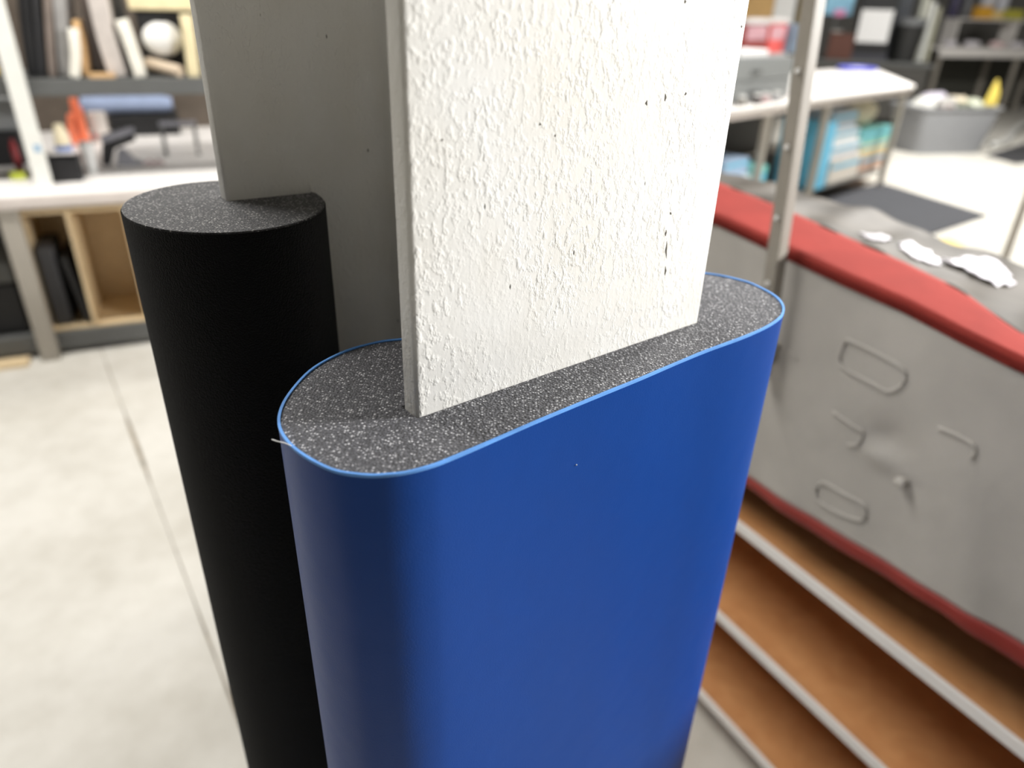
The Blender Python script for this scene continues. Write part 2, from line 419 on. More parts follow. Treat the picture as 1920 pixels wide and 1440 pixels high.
# ================================================================== BLUE BUMPER PAD
left = [(.086, .0175), (.088, .035), (.083, .060), (.067, .085), (.0466, .1005), (.0260, .1060), (.0020, .1035), (-.0262, .0905), (-.0535, .0640), (-.0685, .0372), (-.0710, .0095),
        (-.0640, -.0190), (-.0527, -.0342), (-.0391, -.0427), (-.0229, -.0470), (-.0031, -.0475)]
mid = [(.0513, -.0445), (.0950, -.0430), (.1427, -.0418), (.1850, -.0398)]
right = [(.2188, -.0390), (.2613, -.0395), (.3008, -.0360), (.3290, -.0265), (.3515, -.0060), (.3630, .0234), (.3620, .0446), (.3520, .0690), (.332, .090), (.302, .100), (.270, .095), (.249, .075), (.239, .050), (.240, .0175)]
outer = [(p.x, p.y) for p in smoothpath(left+mid+right, 6)]
def offset(path, d):
    out = []
    for i, (s, n) in enumerate(path):
        a = path[max(0, i-1)]; c = path[min(len(path)-1, i+1)]
        t = Vector((c[0]-a[0], c[1]-a[1])).normalized(); out.append((s-t.y*d, n+t.x*d))
    return out
VT = .0015
inner = offset(outer, VT)       # path runs with the pad on its left: +d is inwards
slot = [(.240+VT, .0172), (FWID+.0004, .0172), (FWID+.0004, -.0004), (-.0004, -.0004), (-.0004, .0172), (.086-VT, .0172)]
pad = thing('bumper_pad', 'blue vinyl covered foam bumper pad wrapped around the near column flange', 'bumper', CF.w(.14, -.02, 0))
fo = obj('foam_core', ex(inner[1:-1]+slot, .01, ZP-.0006), m_foam, pad)
def wall_strip(po, pi, z0, z1, rows=1, wob=0):
    k = len(po); V = []
    zs = [z0+(z1-z0)*r/rows for r in range(rows+1)]
    for z in zs: V += [CF.w(s, n, z) for s, n in po]
    for z in zs: V += [CF.w(s, n, z) for s, n in pi]
    if wob:
        for i in range(k):
            dz = wob*(math.sin(i*.37)+.6*math.sin(i*.91+1)); V[rows*k+i] = V[rows*k+i]+Vector((0, 0, dz)); q = (2*rows+1)*k+i; V[q] = V[q]+Vector((0, 0, dz))
    R_ = rows+1; Fc = []
    for r in range(rows):
        for i in range(k-1):
            Fc.append((r*k+i, r*k+i+1, (r+1)*k+i+1, (r+1)*k+i)); o_ = R_*k
            Fc.append((o_+r*k+i, o_+r*k+i+1, o_+(r+1)*k+i+1, o_+(r+1)*k+i))
    for i in range(k-1):
        Fc.append((rows*k+i, rows*k+i+1, (R_+rows)*k+i+1, (R_+rows)*k+i)); Fc.append((i, i+1, R_*k+i+1, R_*k+i))
    for i in (0, k-1):
        for r in range(rows): Fc.append((r*k+i, (r+1)*k+i, (R_+r+1)*k+i, (R_+r)*k+i))
    return V, Fc
obj('vinyl_cover', wall_strip(outer, inner, .008, ZP-.0003), m_vinyl, pad, smooth=40)
obj('cut_edge', wall_strip(offset(outer, -.00015), offset(outer, VT), ZP-.0012, ZP+.0005, 1, .00012), m_vinyl_edge, pad, smooth=40, label='pale blue raw cut edge of the vinyl')
th = [onz(510, 824, ZP+.001), onz(522, 828, ZP+.0025), onz(534, 831, ZP+.0018), onz(546, 836, ZP+.0008)]
obj('loose_thread', tube(smoothpath(th, 4), .00032, 6), m_paper, pad, label='white loose thread at the rim')
lp_ = CF.pix(1081, 873, -.0437)
obj('lint_speck', lump(CF.w(lp_[0], -.0437, lp_[1]), .0006, .0006, .0005, .2, 3, 0, 6, 4), m_paper, pad)

# ================================================================== BLACK BUMPER PAD
ZB = 1.4605
bc = (-.0155, .2475); ra, rb = .0715, .0825
blk = []
a_in = math.asin((DEP-FT-.0006-bc[1])/rb); a_out = math.asin((DEP+.0006-bc[1])/rb)
for i in range(73):
    a = a_out+(2*math.pi-(a_out-a_in))*i/72
    blk.append((bc[0]+ra*math.cos(a), bc[1]+rb*math.sin(a)))
bslot = [(FF0-.0004, DEP-FT-.0006), (FF0-.0004, DEP+.0006)]
bp_ = thing('bumper_pad', 'black felt covered round foam bumper pad around the rear flange edge', 'bumper', CF.w(bc[0], bc[1], 0))
binner = offset(blk, .0009)
obj('foam_core', ex(binner[1:-1]+bslot, .01, ZB-.0004), m_foam2, bp_)
obj('felt_cover', wall_strip(blk, binner, .008, ZB-.0016, 1), m_felt, bp_, smooth=40)

# ================================================================== COVERED RACK (right)
s0 = onz(1320, 1300, .10); RK = Frame((s0.x, s0.y), -30, -1)
RD = .40; SA, SB = -1.05, 1.0
m_shelf = wood_mat('brown laminate shelf', (212, 156, 104), (196, 138, 88), (6, 6, 6), 3)
m_inner_shade = wood_mat('shaded brown panel', (74, 50, 34), (60, 40, 26), (3, 3, 12), 3)  # back panel colour deepened to paint in the shade under the shelves
rk = thing('shelf_rack', 'open brown wooden shelf rack with white shelf edges under the grey cover', 'rack', RK.w(0, RD/2, 0))
for z in (.10, .368, .632):
    b_ = obj('shelf', box(RK, SA, SB, .004, RD, z-.022, z, .001), m_shelf, rk)
    obj('edge_band', box(RK, SA, SB, -.004, .004, z-.024, z+.001, .002), m_lam, b_, label='white shelf edge band')
obj('back_panel', box(RK, SA, SB, RD, RD+.012, .0, 1.14, .001), m_inner_shade, rk)
obj('side_panel', box(RK, SA-.02, SA, .0, RD, 0, 1.14, .002), m_shelf, rk)
obj('side_panel', box(RK, SB, SB+.02, .0, RD, 0, 1.14, .002), m_shelf, rk)
obj('plinth', box(RK, SA, SB, .06, .08, 0, .078, .001), m_dark, rk)
obj('top_panel', box(RK, SA, SB, .0, RD, 1.10, 1.12, .001), m_shelf, rk)

lowpx = [(1351, 420), (1476, 480), (1695, 580), (1807, 639), (1914, 690)]
upppx = [(1351, 374), (1476, 427), (1695, 505), (1807, 552), (1914, 611)]
low = sorted(RK.pix(u, v, -.012) for u, v in lowpx)
def interp(tab, s):
    if s <= tab[0][0]:
        a, b_ = tab[0], tab[1]
    elif s >= tab[-1][0]: a, b_ = tab[-2], tab[-1]
    else:
        for a, b_ in zip(tab, tab[1:]):
            if a[0] <= s <= b_[0]: break
    return a[1]+(b_[1]-a[1])*(s-a[0])/(b_[0]-a[0]) if tab[0][0] <= s <= tab[-1][0] else (tab[0] if s < tab[0][0] else tab[-1])[1]
def zlow(s): return interp(low, s)
nwid = sorted((RK.loc(onz(u, v, 1.215))[0], max(.02, RK.loc(onz(u, v, 1.215))[1])) for u, v in upppx)
hemt = sorted([RK.pix(1404, 898, -.012), RK.pix(1560, 992, -.012), RK.pix(1760, 1112, -.012), RK.pix(1905, 1200, -.012)])
hemb = sorted([RK.pix(1400, 915, -.012), RK.pix(1560, 1020, -.012), RK.pix(1760, 1140, -.012), RK.pix(1905, 1242, -.012)])
m_cloth = MT('grey quilted cover', (174, 170, 164), rough=.7, var=.08, scale=9, bump=.12, bscale=40)
m_red = MT('red binding', (146, 54, 47), rough=.8, spec=.2, var=.10, scale=12, bump=.1, bscale=60)
m_red2 = MT('dark red hem', (132, 36, 26), rough=.6, var=.10, scale=12)
m_topfilm = MT('brown grey film', (80, 75, 68), rough=.5, spec=.25, var=.3, scale=9, bump=.25, bscale=9)
cv = thing('rack_cover', 'grey fabric cover with red binding draped over the shelf rack', 'cover', RK.w(0, .15, .70))
def grid(fn, nu, nv):
    V = [fn(i/nu, j/nv) for j in range(nv+1) for i in range(nu+1)]
    return V, [(j*(nu+1)+i, j*(nu+1)+i+1, (j+1)*(nu+1)+i+1, (j+1)*(nu+1)+i) for j in range(nv) for i in range(nu)]
def thick(geo, nrm, t):
    V, Fc = geo; k_ = len(V); V2 = [v+nrm*t for v in V]
    cnt = {}
    for f in Fc:
        for i in range(len(f)):
            e = (f[i], f[(i+1) % len(f)]); cnt[tuple(sorted(e))] = cnt.get(tuple(sorted(e)), 0)+1
    E_ = [e for e, c in cnt.items() if c == 1]
    return V+V2, list(Fc)+[tuple(i+k_ for i in f) for f in Fc]+[(a, b_, b_+k_, a+k_) for a, b_ in E_]
def drape(s, z):
    q = max(0, 1.2-z)
    f_ = .006*q*math.sin(9*s+1.2)+.005*q*math.sin(23*s+2.4*q)+.004*math.sin(41*s-6*z)*q
    # a pinch where the cloth is gathered
    r2 = ((s+.245)**2+(z-.985)**2); f_ += .010*math.exp(-r2/.0012)-.010*math.exp(-(((s+.245)/.03)**2+((z-.955)/.02)**2))
    # wide diagonal fold at the right
    f_ -= .008*math.exp(-((s+.40+.35*(.95-z))/.035)**2)*max(0, min(1, (1.05-z)*5))
    return f_-.012
SV = lambda a: SA-.02+(SB-SA+.04)*a
obj('front_drape',
    thick(grid(lambda a, b_: (lambda s, z: RK.w(s, drape(s, z), z))(SV(a), interp(hemt, SV(a))+(zlow(SV(a))+.004-interp(hemt, SV(a)))*b_), 240, 70), RK.n, .004), m_cloth, cv, smooth='all')
obj('hem_binding', thick(grid(lambda a, b_: (lambda s, z: RK.w(s, drape(s, z)-.002-.003*math.sin(math.pi*b_), z))(SV(a), interp(hemb, SV(a))+(interp(hemt, SV(a))-interp(hemb, SV(a)))*b_), 200, 4), RK.n, .007), m_red2, cv, smooth='all')
ZT = lambda s: zlow(s)+.020
def bandpt(a, b_):
    s = SV(a); nw = interp(nwid, s); wob = .0015*math.sin(17*s)
    if b_ < .35: q = b_/.35; return RK.w(s, -.015+wob, zlow(s)+.016*q)
    q = (b_-.35)/.65; return RK.w(s, -.015+wob+(nw+.015)*q, zlow(s)+.016+.006*math.sin(q*math.pi/2)-.006*q)
obj('top_binding', thick(grid(bandpt, 160, 14), Vector((0, 0, -1)), .005), m_red, cv, smooth='all')
def toppt(a, b_):
    s = SV(a); nw = interp(nwid, s)-.004; n = nw+(RD+.05-nw)*b_
    return RK.w(s, n, zlow(s)+.014-.035*b_+.004*math.sin(21*s+9*n)+.003*math.sin(47*s-17*n))
obj('top_film', thick(grid(toppt, 160, 20), Vector((0, 0, -1)), .003), m_topfilm, cv, smooth='all')
def piping(pts, r=.0032):
    P = []
    for u, v in pts:
        s, z = RK.pix(u, v, -.014); P.append(RK.w(s, drape(s, z)-.001, z))
    return P
for pts, cl in (([(1584, 642), (1604, 644), (1690, 690), (1690, 722), (1664, 734), (1640, 722), (1576, 684)], True),
                ([(1560, 772), (1600, 800), (1616, 812), (1608, 834), (1590, 834)], False),
                ([(1760, 802), (1800, 818), (1828, 838), (1824, 860)], False),
                ([(1470, 655), (1484, 664), (1494, 674)], False),
                ([(1540, 905), (1580, 925), (1620, 948), (1616, 975), (1572, 962), (1530, 935)], True)):
    P = [Vector(p) for p in piping(pts)]
    obj('raised_outline', tube(smoothpath(P, 4, cl), .0032, 8, True, cl), m_cloth, cv, smooth='all')
kp = RK.pix(1686, 905, -.03)
obj('cloth_knot', lump(RK.w(kp[0], -.022, kp[1]-.012), .010, .010, .009, .2, 5), m_cloth, cv, smooth='all', label='small gathered knot in the drape')

# loose papers and film scraps lying on the cover
def topz(s, n):
    nw = interp(nwid, s)-.004; b_ = (n-nw)/(RD+.05-nw); return zlow(s)+.014-.035*b_+.004*math.sin(21*s+9*n)+.003*math.sin(47*s-17*n)
def scrap(pts, label, lift=.002, crumple=.003, seed=1):
    rnd = random.Random(seed); L_ = []
    for u, v in pts:
        s, n, _ = RK.loc(onz(u, v, 1.198)); L_.append((s, min(n, RD+.045), ))
    c = (sum(p[0] for p in L_)/len(L_), sum(p[1] for p in L_)/len(L_))
    V = []; ring = 5; k_ = len(L_)*3
    rim = smoothpath([Vector((p[0], p[1])) for p in L_], 4, True)
    rim = [Vector(c)+(p-Vector(c))*rnd.uniform(.72, 1.15) for p in rim]
    for j in range(1, ring+1):
        for p in rim:
            s = c[0]+(p.x-c[0])*j/ring; n = c[1]+(p.y-c[1])*j/ring
            V.append(RK.w(s, n, topz(s, n)+lift+crumple*rnd.random()))
    k_ = len(rim); Fc = [tuple(range(k_))]+[(j*k_+i, j*k_+(i+1) % k_, (j+1)*k_+(i+1) % k_, (j+1)*k_+i) for j in range(ring-1) for i in range(k_)]
    return obj('paper_scrap', thick((V, Fc), Vector((0, 0, -1)), .0015), m_film, None, label, 'paper', 'scraps on the rack cover', smooth='all')
m_film = MT('crumpled white film', (226, 222, 228), rough=.35, var=.05)
scrap([(1606, 464), (1640, 462), (1662, 474), (1652, 486), (1620, 480)], 'small white paper scrap at the left of the covered rack top', seed=2)
scrap([(1672, 490), (1700, 478), (1748, 494), (1756, 512), (1716, 508)], 'white film piece in the middle of the covered rack top', seed=3)
scrap([(1768, 500), (1826, 490), (1896, 512), (1908, 540), (1850, 534), (1790, 520)], 'large crumpled white film lying at the right of the covered rack', crumple=.007, seed=4)

# beige slotted angle post in front of the rack
ps, pz = RK.pix(1452, 470, -.045)
po = thing('slotted_post', 'beige slotted steel angle post in front of the grey covered rack', 'post', RK.w(ps, -.045, 1.0))
PT = 2.3; PB = 1.0
m_post2 = MT('dimmed beige steel', (146, 140, 130), rough=.5, var=.06, scale=8)  # darker copy of the beige steel, toned down against the flood light
def shear(g): return [v+RK.d*(v.z-1.2)*.075 for v in g[0]], g[1]
obj('angle_flange', shear(box(RK, ps-.014, ps+.012, -.047, -.044, PB, PT, .0008)), m_post2, po)
obj('angle_flange', shear(box(RK, ps-.014, ps-.011, -.044, -.024, PB, PT, .0008)), m_post2, po)
for z in [1.06+.115*i for i in range(11)]:
    c = RK.w(ps-.001+(z-1.2)*.075, -.0475, z)
    obj('bolt', tube([c, c-RK.n*.004], .004, 10), m_white, po, smooth=40)
obj('mounting_bracket', box(RK, ps-.03, ps+.005, -.0435, -.002, 1.02, 1.06, .001), m_post2, po)

# ================================================================== LEFT WORKBENCH
s0 = onz(150, 652, .05); LB = Frame((s0.x, s0.y), 66)
ZW = .80
wb = thing('workbench', 'grey steel workbench with white top standing left of the column', 'workbench', LB.w(0, .4, 0))
LS0, LS1, LDP = -1.3, 1.9, 1.82
wt_ = obj('worktop', box(LB, LS0, LS1, 0, LDP, ZW-.05, ZW, .012, 3), m_lam, wb, smooth=40)
obj('front_lip', box(LB, LS0, LS1, -.018, -.0005, ZW-.062, ZW-.006, .006), m_lamedge, wt_, smooth=40)
lg = LB.rect(0, 404, 34, 420, -.01)
for sa in (LB.pix(18, 420, 0)[0], LS1-.1, LS0+.02):
    for n0 in (.0, LDP-.08):
        obj('leg', box(LB, sa-.038, sa+.038, n0, n0+.06, 0, ZW-.05, .004), m_post, wb)
obj('lower_beam', box(LB, LS0, LS1, .062, .09, .025, .115, .004), m_dksteel, wb)
obj('lower_shelf', box(LB, LS0, LS1, .09, .72, .085, .105, .002), m_dksteel, wb)
obj('back_panel', box(LB, LS0, LS1, .785, .80, .106, ZW-.052, .002), m_dksteel, wb)

# plywood cubby under the bench
c0 = LB.pix(40, 450, .10)[0]; c2 = LB.pix(150, 500, .10)[0]; c1 = LB.pix(262, 520, .10)[0]
cb = thing('plywood_cubby', 'open plywood cubby box with a divider on the lower shelf of the left workbench', 'box', LB.w((c0+c1)/2, .3, .106))
ZC0, ZC1, T = .106, .70, .015
obj('bottom', box(LB, c0, c1, .10, .52, ZC0, ZC0+T, .001), m_ply, cb)
obj('top', box(LB, c0, c1, .10, .52, ZC1-T, ZC1, .001), m_ply, cb)
obj('side', box(LB, c0, c0+T, .10, .52, ZC0+T, ZC1-T, .001), m_ply, cb)
obj('side', box(LB, c1-T, c1, .10, .52, ZC0+T, ZC1-T, .001), m_ply, cb)
obj('divider', box(LB, c2-T/2, c2+T/2, .10, .51, ZC0+T, ZC1-T, .001), m_ply, cb)
obj('back', box(LB, c0+T, c1-T, .51, .52, ZC0+T, ZC1-T, .001), m_ply, cb)
zc = ZC0+T
def lean(b0, t0, n0, n1, th_, name, label, cat, mt, zb=zc, group=None):
    return obj(name, sheet(LB, [b0, ((b0[0]+t0[0])/2, (b0[1]+t0[1])/2), t0], th_, n0, n1, .006), mt, None, label, cat, group)
q = LB.rect(66, 485, 112, 630, .16)
obj('black_case', box(LB, c0+.03, c2-.10, .14, .40, zc, .52, .012), m_dark, None, 'upright charcoal case inside the left half of the plywood cubby', 'case')
obj('foam_board', sheet(LB, [(c2-.026, zc+.014), (c2-.066, .47)], .026, .12, .44, .004), m_black, None, 'black board leaning against the cubby divider', 'board')
obj('storage_bin', merge(box(LB, c0-.32, c0-.08, .14, .5, .106, .36, .015)), m_black, None, 'black bin on the lower shelf left of the beige bench leg', 'bin')
obj('storage_bin', merge(box(LB, c0-.32, c0-.08, .14, .5, .361, .47, .015)), m_dksteel, None, 'grey bin stacked on the black bin under the left workbench', 'bin')
pb = onz(0, 690, .02); l0 = LB.loc(pb)
obj('floor_board', box(LB, l0[0]-.5, LB.loc(onz(52, 680, .02))[0], -.035, .05, 0, .022, .002), m_ply, None, 'tan wooden board on the floor under the left workbench edge', 'board')

# white rack upright and upper shelf
l = LB.loc(onz(84, 350, ZW)); un, us = l[1], l[0]
ur = thing('shelving_rack', 'shelving rack with white upright and dark grey shelf standing on the left workbench', 'rack', LB.w(us, un, ZW))
m_upr = MT('white steel', (228, 228, 222), rough=.45, var=.03)
obj('upright', box(LB, us-.036, us+.036, un, un+.006, ZW, 2.0, .001), m_upr, ur)
obj('upright_flange', box(LB, us-.036, us-.030, un+.006, un+.055, ZW, 2.0, .001), m_upr, ur)
for z in [.90+.09*i for i in range(11)]:
    obj('slot', box(LB, us-.0365, us-.0355, un+.02, un+.035, z, z+.045, .0), m_dksteel, ur)
sp_ = LB.pix(70, 278, un)
obj('sticker', box(LB, sp_[0]-.014, sp_[0]+.014, un-.001, un, sp_[1]-.016, sp_[1]+.016, 0), MT('blue sticker', (150, 180, 205), rough=.6), ur, label='pale blue sticker')
SN = un+.07
zsh = LB.pix(215, 148, SN)[1]; zsl = LB.pix(215, 178, SN)[1]
sh = obj('shelf', box(LB, us-.4, 1.4, SN+.004, SN+.48, zsh-.02, zsh, .002), m_dksteel, ur)
obj('shelf_beam', box(LB, us-.4, 1.4, SN-.02, SN+.003, zsl, zsh+.004, .004), m_dksteel, sh)
obj('upright', box(LB, 1.3, 1.356, un, un+.05, ZW, 2.0, .001), m_upr, ur)
obj('back_sheet', box(LB, us-.6, 1.85, LDP-.03, LDP-.018, ZW, 2.0, .001), MT('brown backing', (92, 82, 72), rough=.8), ur)

m_brown = MT('taupe foam', (128, 116, 108), rough=.85); m_grey = MT('mid grey foam', (150, 148, 146), rough=.85)
m_lgrey = MT('pale grey foam', (196, 188, 182), rough=.85); m_cream = MT('cream foam', (226, 212, 172), rough=.85); m_tan = MT('tan fibreboard', (206, 168, 120), rough=.8)
m_iv = MT('ivory foam', (232, 228, 216), rough=.85)
def shelf_sheet(px, wpx, label, mt, n0, dep, name='foam_sheet'):
    """px: centre line bottom to top in the picture at the depth of its front edge"""
    P = [LB.pix(u, v, SN+n0) for u, v in px]; P[0] = (P[0][0], zsh+.001)
    th_ = abs(LB.pix(px[0][0]+wpx, px[0][1], SN+n0)[0]-LB.pix(px[0][0], px[0][1], SN+n0)[0])
    P[0] = (P[0][0], zsh+.0015+th_/2*abs(math.sin(math.atan2(P[1][0]-P[0][0], P[1][1]-P[0][1]))))
    sm = [(p.x, p.y) for p in smoothpath([Vector(p) for p in P], 4)]
    obj(name, sheet(LB, sm, th_, SN+n0, SN+n0+dep, .003), mt, None, label, 'foam sheet', 'sheets standing on the upper shelf', smooth=30)
shelf_sheet([(62, 140), (50, 60), (38, -60)], 22, 'black foam sheet beside the white upright on the upper shelf', m_black, .10, .35)
shelf_sheet([(80, 138), (72, 60), (62, -60)], 12, 'charcoal foam sheet next to the black sheet by the white upright', m_dark, .10, .33)
shelf_sheet([(97, 138), (92, 60), (86, -60)], 15, 'taupe foam sheet standing fourth from the white upright', m_brown, .07, .35)
shelf_sheet([(122, 139), (116, 60), (104, -60)], 22, 'mid grey foam sheet standing left of the ivory roll', m_grey, .07, .35)
shelf_sheet([(139, 143), (141, 100), (136, 54)], 19, 'short ivory foam slab in front of the grey sheets', m_iv, .008, .055)
shelf_sheet([(160, 140), (154, 90), (140, 38)], 12, 'narrow tan board standing behind the ivory slab', m_tan, .07, .2, 'tan_board')
shelf_sheet([(186, 139), (176, 60), (150, -60)], 26, 'taupe grey foam sheet leaning behind the flat tan board', m_brown, .375, .09)
shelf_sheet([(220, 137), (196, 60), (170, -60)], 34, 'wide pale grey foam sheet leaning in the middle of the shelf', m_lgrey, .06, .3)
shelf_sheet([(246, 136), (228, 60), (205, -60)], 24, 'dark grey foam sheet leaning behind the white slab', m_dksteel, .375, .09)
shelf_sheet([(262, 135), (246, 90), (226, 38)], 22, 'white foam slab leaning right of the dark grey sheet', m_iv, .03, .17)
a = LB.rect(160, 128, 214, 143, SN+.0)
obj('tan_board', box(LB, a[0]+.01, a[1], SN+.005, SN+.05, zsh+.001, zsh+.022, .003), m_tan, None, 'short tan board lying flat at the front of the upper shelf', 'board')
a = LB.rect(262, 20, 342, 132, SN+.22)
obj('storage_box', box(LB, a[0], a[1]+.06, SN+.22, SN+.42, zsh+.001, a[3], .01), m_black, None, 'black box at the back of the upper shelf behind the white cushion', 'box')
a2 = LB.rect(240, -30, 356, 18, SN+.2)
obj('storage_box', box(LB, a[0]-.02, a[1]+.08, SN+.2, SN+.43, a[3]+.001, a[3]+.16, .008), m_cream, None, 'cream carton on top of the black box on the upper shelf', 'box')
c = LB.pix(300, 108, SN+.05)
obj('foam_roll', tube([LB.w(LB.pix(272, 92, SN+.1)[0], SN+.16, zsh+.055), LB.w(LB.pix(336, 122, SN+.02)[0], SN+.035, zsh+.027)], [.026, .026], 16), MT('beige foam roll', (208, 190, 168), rough=.8), None, 'beige foam roll lying below the white cushion on the upper shelf', 'roll', smooth=40)
cw = LB.pix(312, 62, SN+.16)
obj('cushion', lump(LB.w(cw[0]-.02, SN+.15, zsh+.085), .088, .05, .075, .03, 4, 20), m_white, None, 'white rounded cushion in front of the black box on the upper shelf', 'cushion', smooth='all')
shelf_sheet([(362, 132), (356, 80), (348, 28)], 22, 'cream foam plank upright beside the column on the upper shelf', m_cream, .03, .14)
# things on the worktop
def on_bench(u0, v0, u1, v1): return LB.stand(u0, v0, u1, v1, ZW)
# dark box and pale bolster at the back
BN = 1.50
a = LB.rect(205, 214, 336, 250, BN)
t_ = obj('storage_box', box(LB, a[0], a[1], BN, BN+.2, ZW, a[3]-.005, .006), m_black, None, 'black box at the back of the left worktop under the pale blue bolster', 'box')
B0 = LB.pix(150, 196, BN+.05); B1 = LB.pix(326, 212, BN+.05); rr = .052
zb_ = a[3]-.005
pth = [LB.w(B0[0]+(B1[0]-B0[0])*i/10, BN+.08, zb_+rr*1.02+(.012 if i == 0 else 0)) for i in range(11)]
obj('bolster', tube(pth, [rr*(.75 if i in (0, 10) else 1) for i in range(11)], 18), MT('pale blue fabric', (150, 165, 196), rough=.6, var=.06), None, 'long pale blue bolster lying on the black box under the upper shelf', 'bolster', smooth=60)
a = on_bench(168, 212, 200, 268)
obj('cardboard_tube', tube([LB.w((a[0]+a[1])/2, a[2]+.04, ZW+.0005), LB.w((a[0]+a[1])/2, a[2]+.04, a[3])], .05, 20), m_lgrey, None, 'pale grey cardboard tube standing behind the orange cloth', 'tube', smooth=40)
# orange folded cloth: several folds side by side
m_or = MT('orange fabric', (226, 118, 82), rough=.7, var=.12, scale=20, bump=.2, bscale=40)
oc = on_bench(120, 186, 180, 272); on_ = oc[2]+.02
g = []
for (u0, u1, v0, v1, dn, th_) in ((128, 166, 184, 274, .0, .026), (136, 176, 200, 274, -.02, .026), (124, 146, 214, 274, -.035, .022)):
    b0 = LB.pix((u0+u1)/2+8, v1, on_+dn); t0_ = LB.pix(u0+8, v0, on_+dn); mid_ = LB.pix((u0+u1)/2-2, (v0+v1)/2, on_+dn)
    g.append(sheet(LB, [(p.x, p.y) for p in smoothpath([Vector((b0[0]+.004, ZW+.001)), Vector(mid_), Vector(t0_)], 5)], th_*1.6, on_+dn, on_+dn+.028, .008))
obj('orange_cloth', merge(*g), m_or, None, 'folded orange cloth standing on the left worktop', 'cloth', smooth=50)
# white paper cup
a = on_bench(152, 268, 180, 326); cc = LB.w((a[0]+a[1])/2, a[2]+.035, ZW); hh = a[3]-ZW
cup = thing('paper_cup', 'white paper cup in front of the orange cloth', 'cup', cc)
obj('cup_body', lathe(cc, [(.022, 0), (.034, hh*.97), (.032, hh*.97), (.021, .004)], 24), m_white, cup, smooth=40)
obj('cup_rim', lathe(cc+Vector((0, 0, hh*.96)), [(.034, 0), (.037, .003), (.034, .006), (.032, .003)], 24), m_white, cup, smooth=60)
# black tray box
a = on_bench(86, 294, 150, 342)
tb = thing('black_tray', 'black open tray at the front of the left worktop by the white upright', 'tray', LB.w((a[0]+a[1])/2, a[2]+.06, ZW))
z1 = a[3]
obj('tray_base', box(LB, a[0], a[1], a[2], a[2]+.12, ZW, ZW+.008, .002), m_black, tb)
for s_, e_ in ((a[0], a[0]+.006), (a[1]-.006, a[1])): obj('tray_side', box(LB, s_, e_, a[2], a[2]+.12, ZW+.008, z1, .002), m_black, tb)
for n_ in (a[2], a[2]+.114): obj('tray_side', box(LB, a[0]+.006, a[1]-.006, n_, n_+.006, ZW+.008, z1-.01, .002), m_black, tb)
# spool with a blue label
a = on_bench(96, 236, 128, 286); cc = LB.w((a[0]+a[1])/2, a[2]+.06, ZW); hh = a[3]-ZW
spo = thing('thread_cone', 'cream thread cone with a blue base band behind the black tray', 'spool', cc)
obj('cone', lathe(cc, [(.040, .030), (.034, hh*.6), (.022, hh), (.010, hh)], 24), MT('cream thread', (232, 220, 188), rough=.8, var=.06, stretch=(1, 1, 12)), spo, smooth=40)
obj('base_band', lathe(cc, [(.040, 0), (.043, .004), (.043, .029), (.040, .030)], 24), MT('blue band', (120, 146, 205), rough=.5), spo, smooth=40)
# stapler like hand tool: grey arm, black body, base
a = on_bench(182, 240, 262, 312); f0 = a[2]; S = lambda u: a[0]+(a[1]-a[0])*u; Z = lambda v: ZW+(a[3]-ZW)*v
st = thing('hand_stapler', 'black and grey hand stapler lying on the left worktop', 'stapler', LB.w(S(.5), f0+.03, ZW))
obj('arm', prism(LB, [(S(.12), Z(.60)), (S(.92), Z(.86)), (S(.96), Z(.98)), (S(.82), Z(1.0)), (S(.12), Z(.80))], f0, f0+.045, .006), MT('grey metal', (142, 142, 150), rough=.4), st)
obj('body', prism(LB, [(S(.02), Z(.06)), (S(.12), Z(.58)), (S(.90), Z(.82)), (S(.94), Z(.66)), (S(.40), Z(.46)), (S(.22), Z(.02))], f0+.002, f0+.043, .005), m_black, st)
obj('base', prism(LB, [(S(.36), Z(.0)), (S(.46), Z(.44)), (S(.62), Z(.44)), (S(.84), Z(.12)), (S(1.0), Z(.10)), (S(1.0), Z(.0))], f0-.008, f0+.05, .005), MT('grey plastic', (128, 128, 134), rough=.5), st)
obj('red_button', box(LB, S(-.04), S(.06), f0+.01, f0+.03, Z(.74), Z(.86), .004), MT('red plastic', (205, 62, 66), rough=.4), st)
a = on_bench(268, 288, 306, 310)
obj('webbing_strap', sheet(LB, [(p.x, p.y) for p in smoothpath([Vector((a[0], ZW+.004)), Vector((a[0]*.7+a[1]*.3, ZW+.022)), Vector(((a[0]+a[1])/2, ZW+.005)), Vector((a[0]*.3+a[1]*.7, ZW+.018)), Vector((a[1], ZW+.004))], 5)], .004, a[2], a[2]+.035, .001), MT('dusky red webbing', (150, 92, 100), rough=.8), None, 'looped dusky red webbing strap beside the hand stapler', 'strap', smooth=40)
# grey bar clamp
a = on_bench(302, 226, 372, 292); f0 = a[2]
cl = thing('bar_clamp', 'grey bar clamp standing on the left worktop next to the column', 'clamp', LB.w(a[1], f0+.02, ZW))
m_cl = MT('clamp steel', (150, 150, 158), rough=.4, metal=.3)
zt = a[3]
obj('bar', box(LB, a[0], a[1], f0, f0+.022, zt-.026, zt-.004, .003), m_cl, cl)
obj('jaw', box(LB, a[1]-.022, a[1]-.002, f0-.004, f0+.026, ZW+.05, zt-.027, .004), m_dksteel, cl)
obj('screw', tube([LB.w(a[1]-.012, f0+.011, ZW+.004), LB.w(a[1]-.012, f0+.011, ZW+.05)], .006, 10), m_dksteel, cl, smooth=40)
obj('pad', tube([LB.w(a[1]-.012, f0+.011, ZW), LB.w(a[1]-.012, f0+.011, ZW+.006)], .014, 14), m_black, cl, smooth=40)
obj('jaw', box(LB, a[0]+.002, a[0]+.022, f0-.004, f0+.026, ZW, zt-.027, .004), m_dksteel, cl)
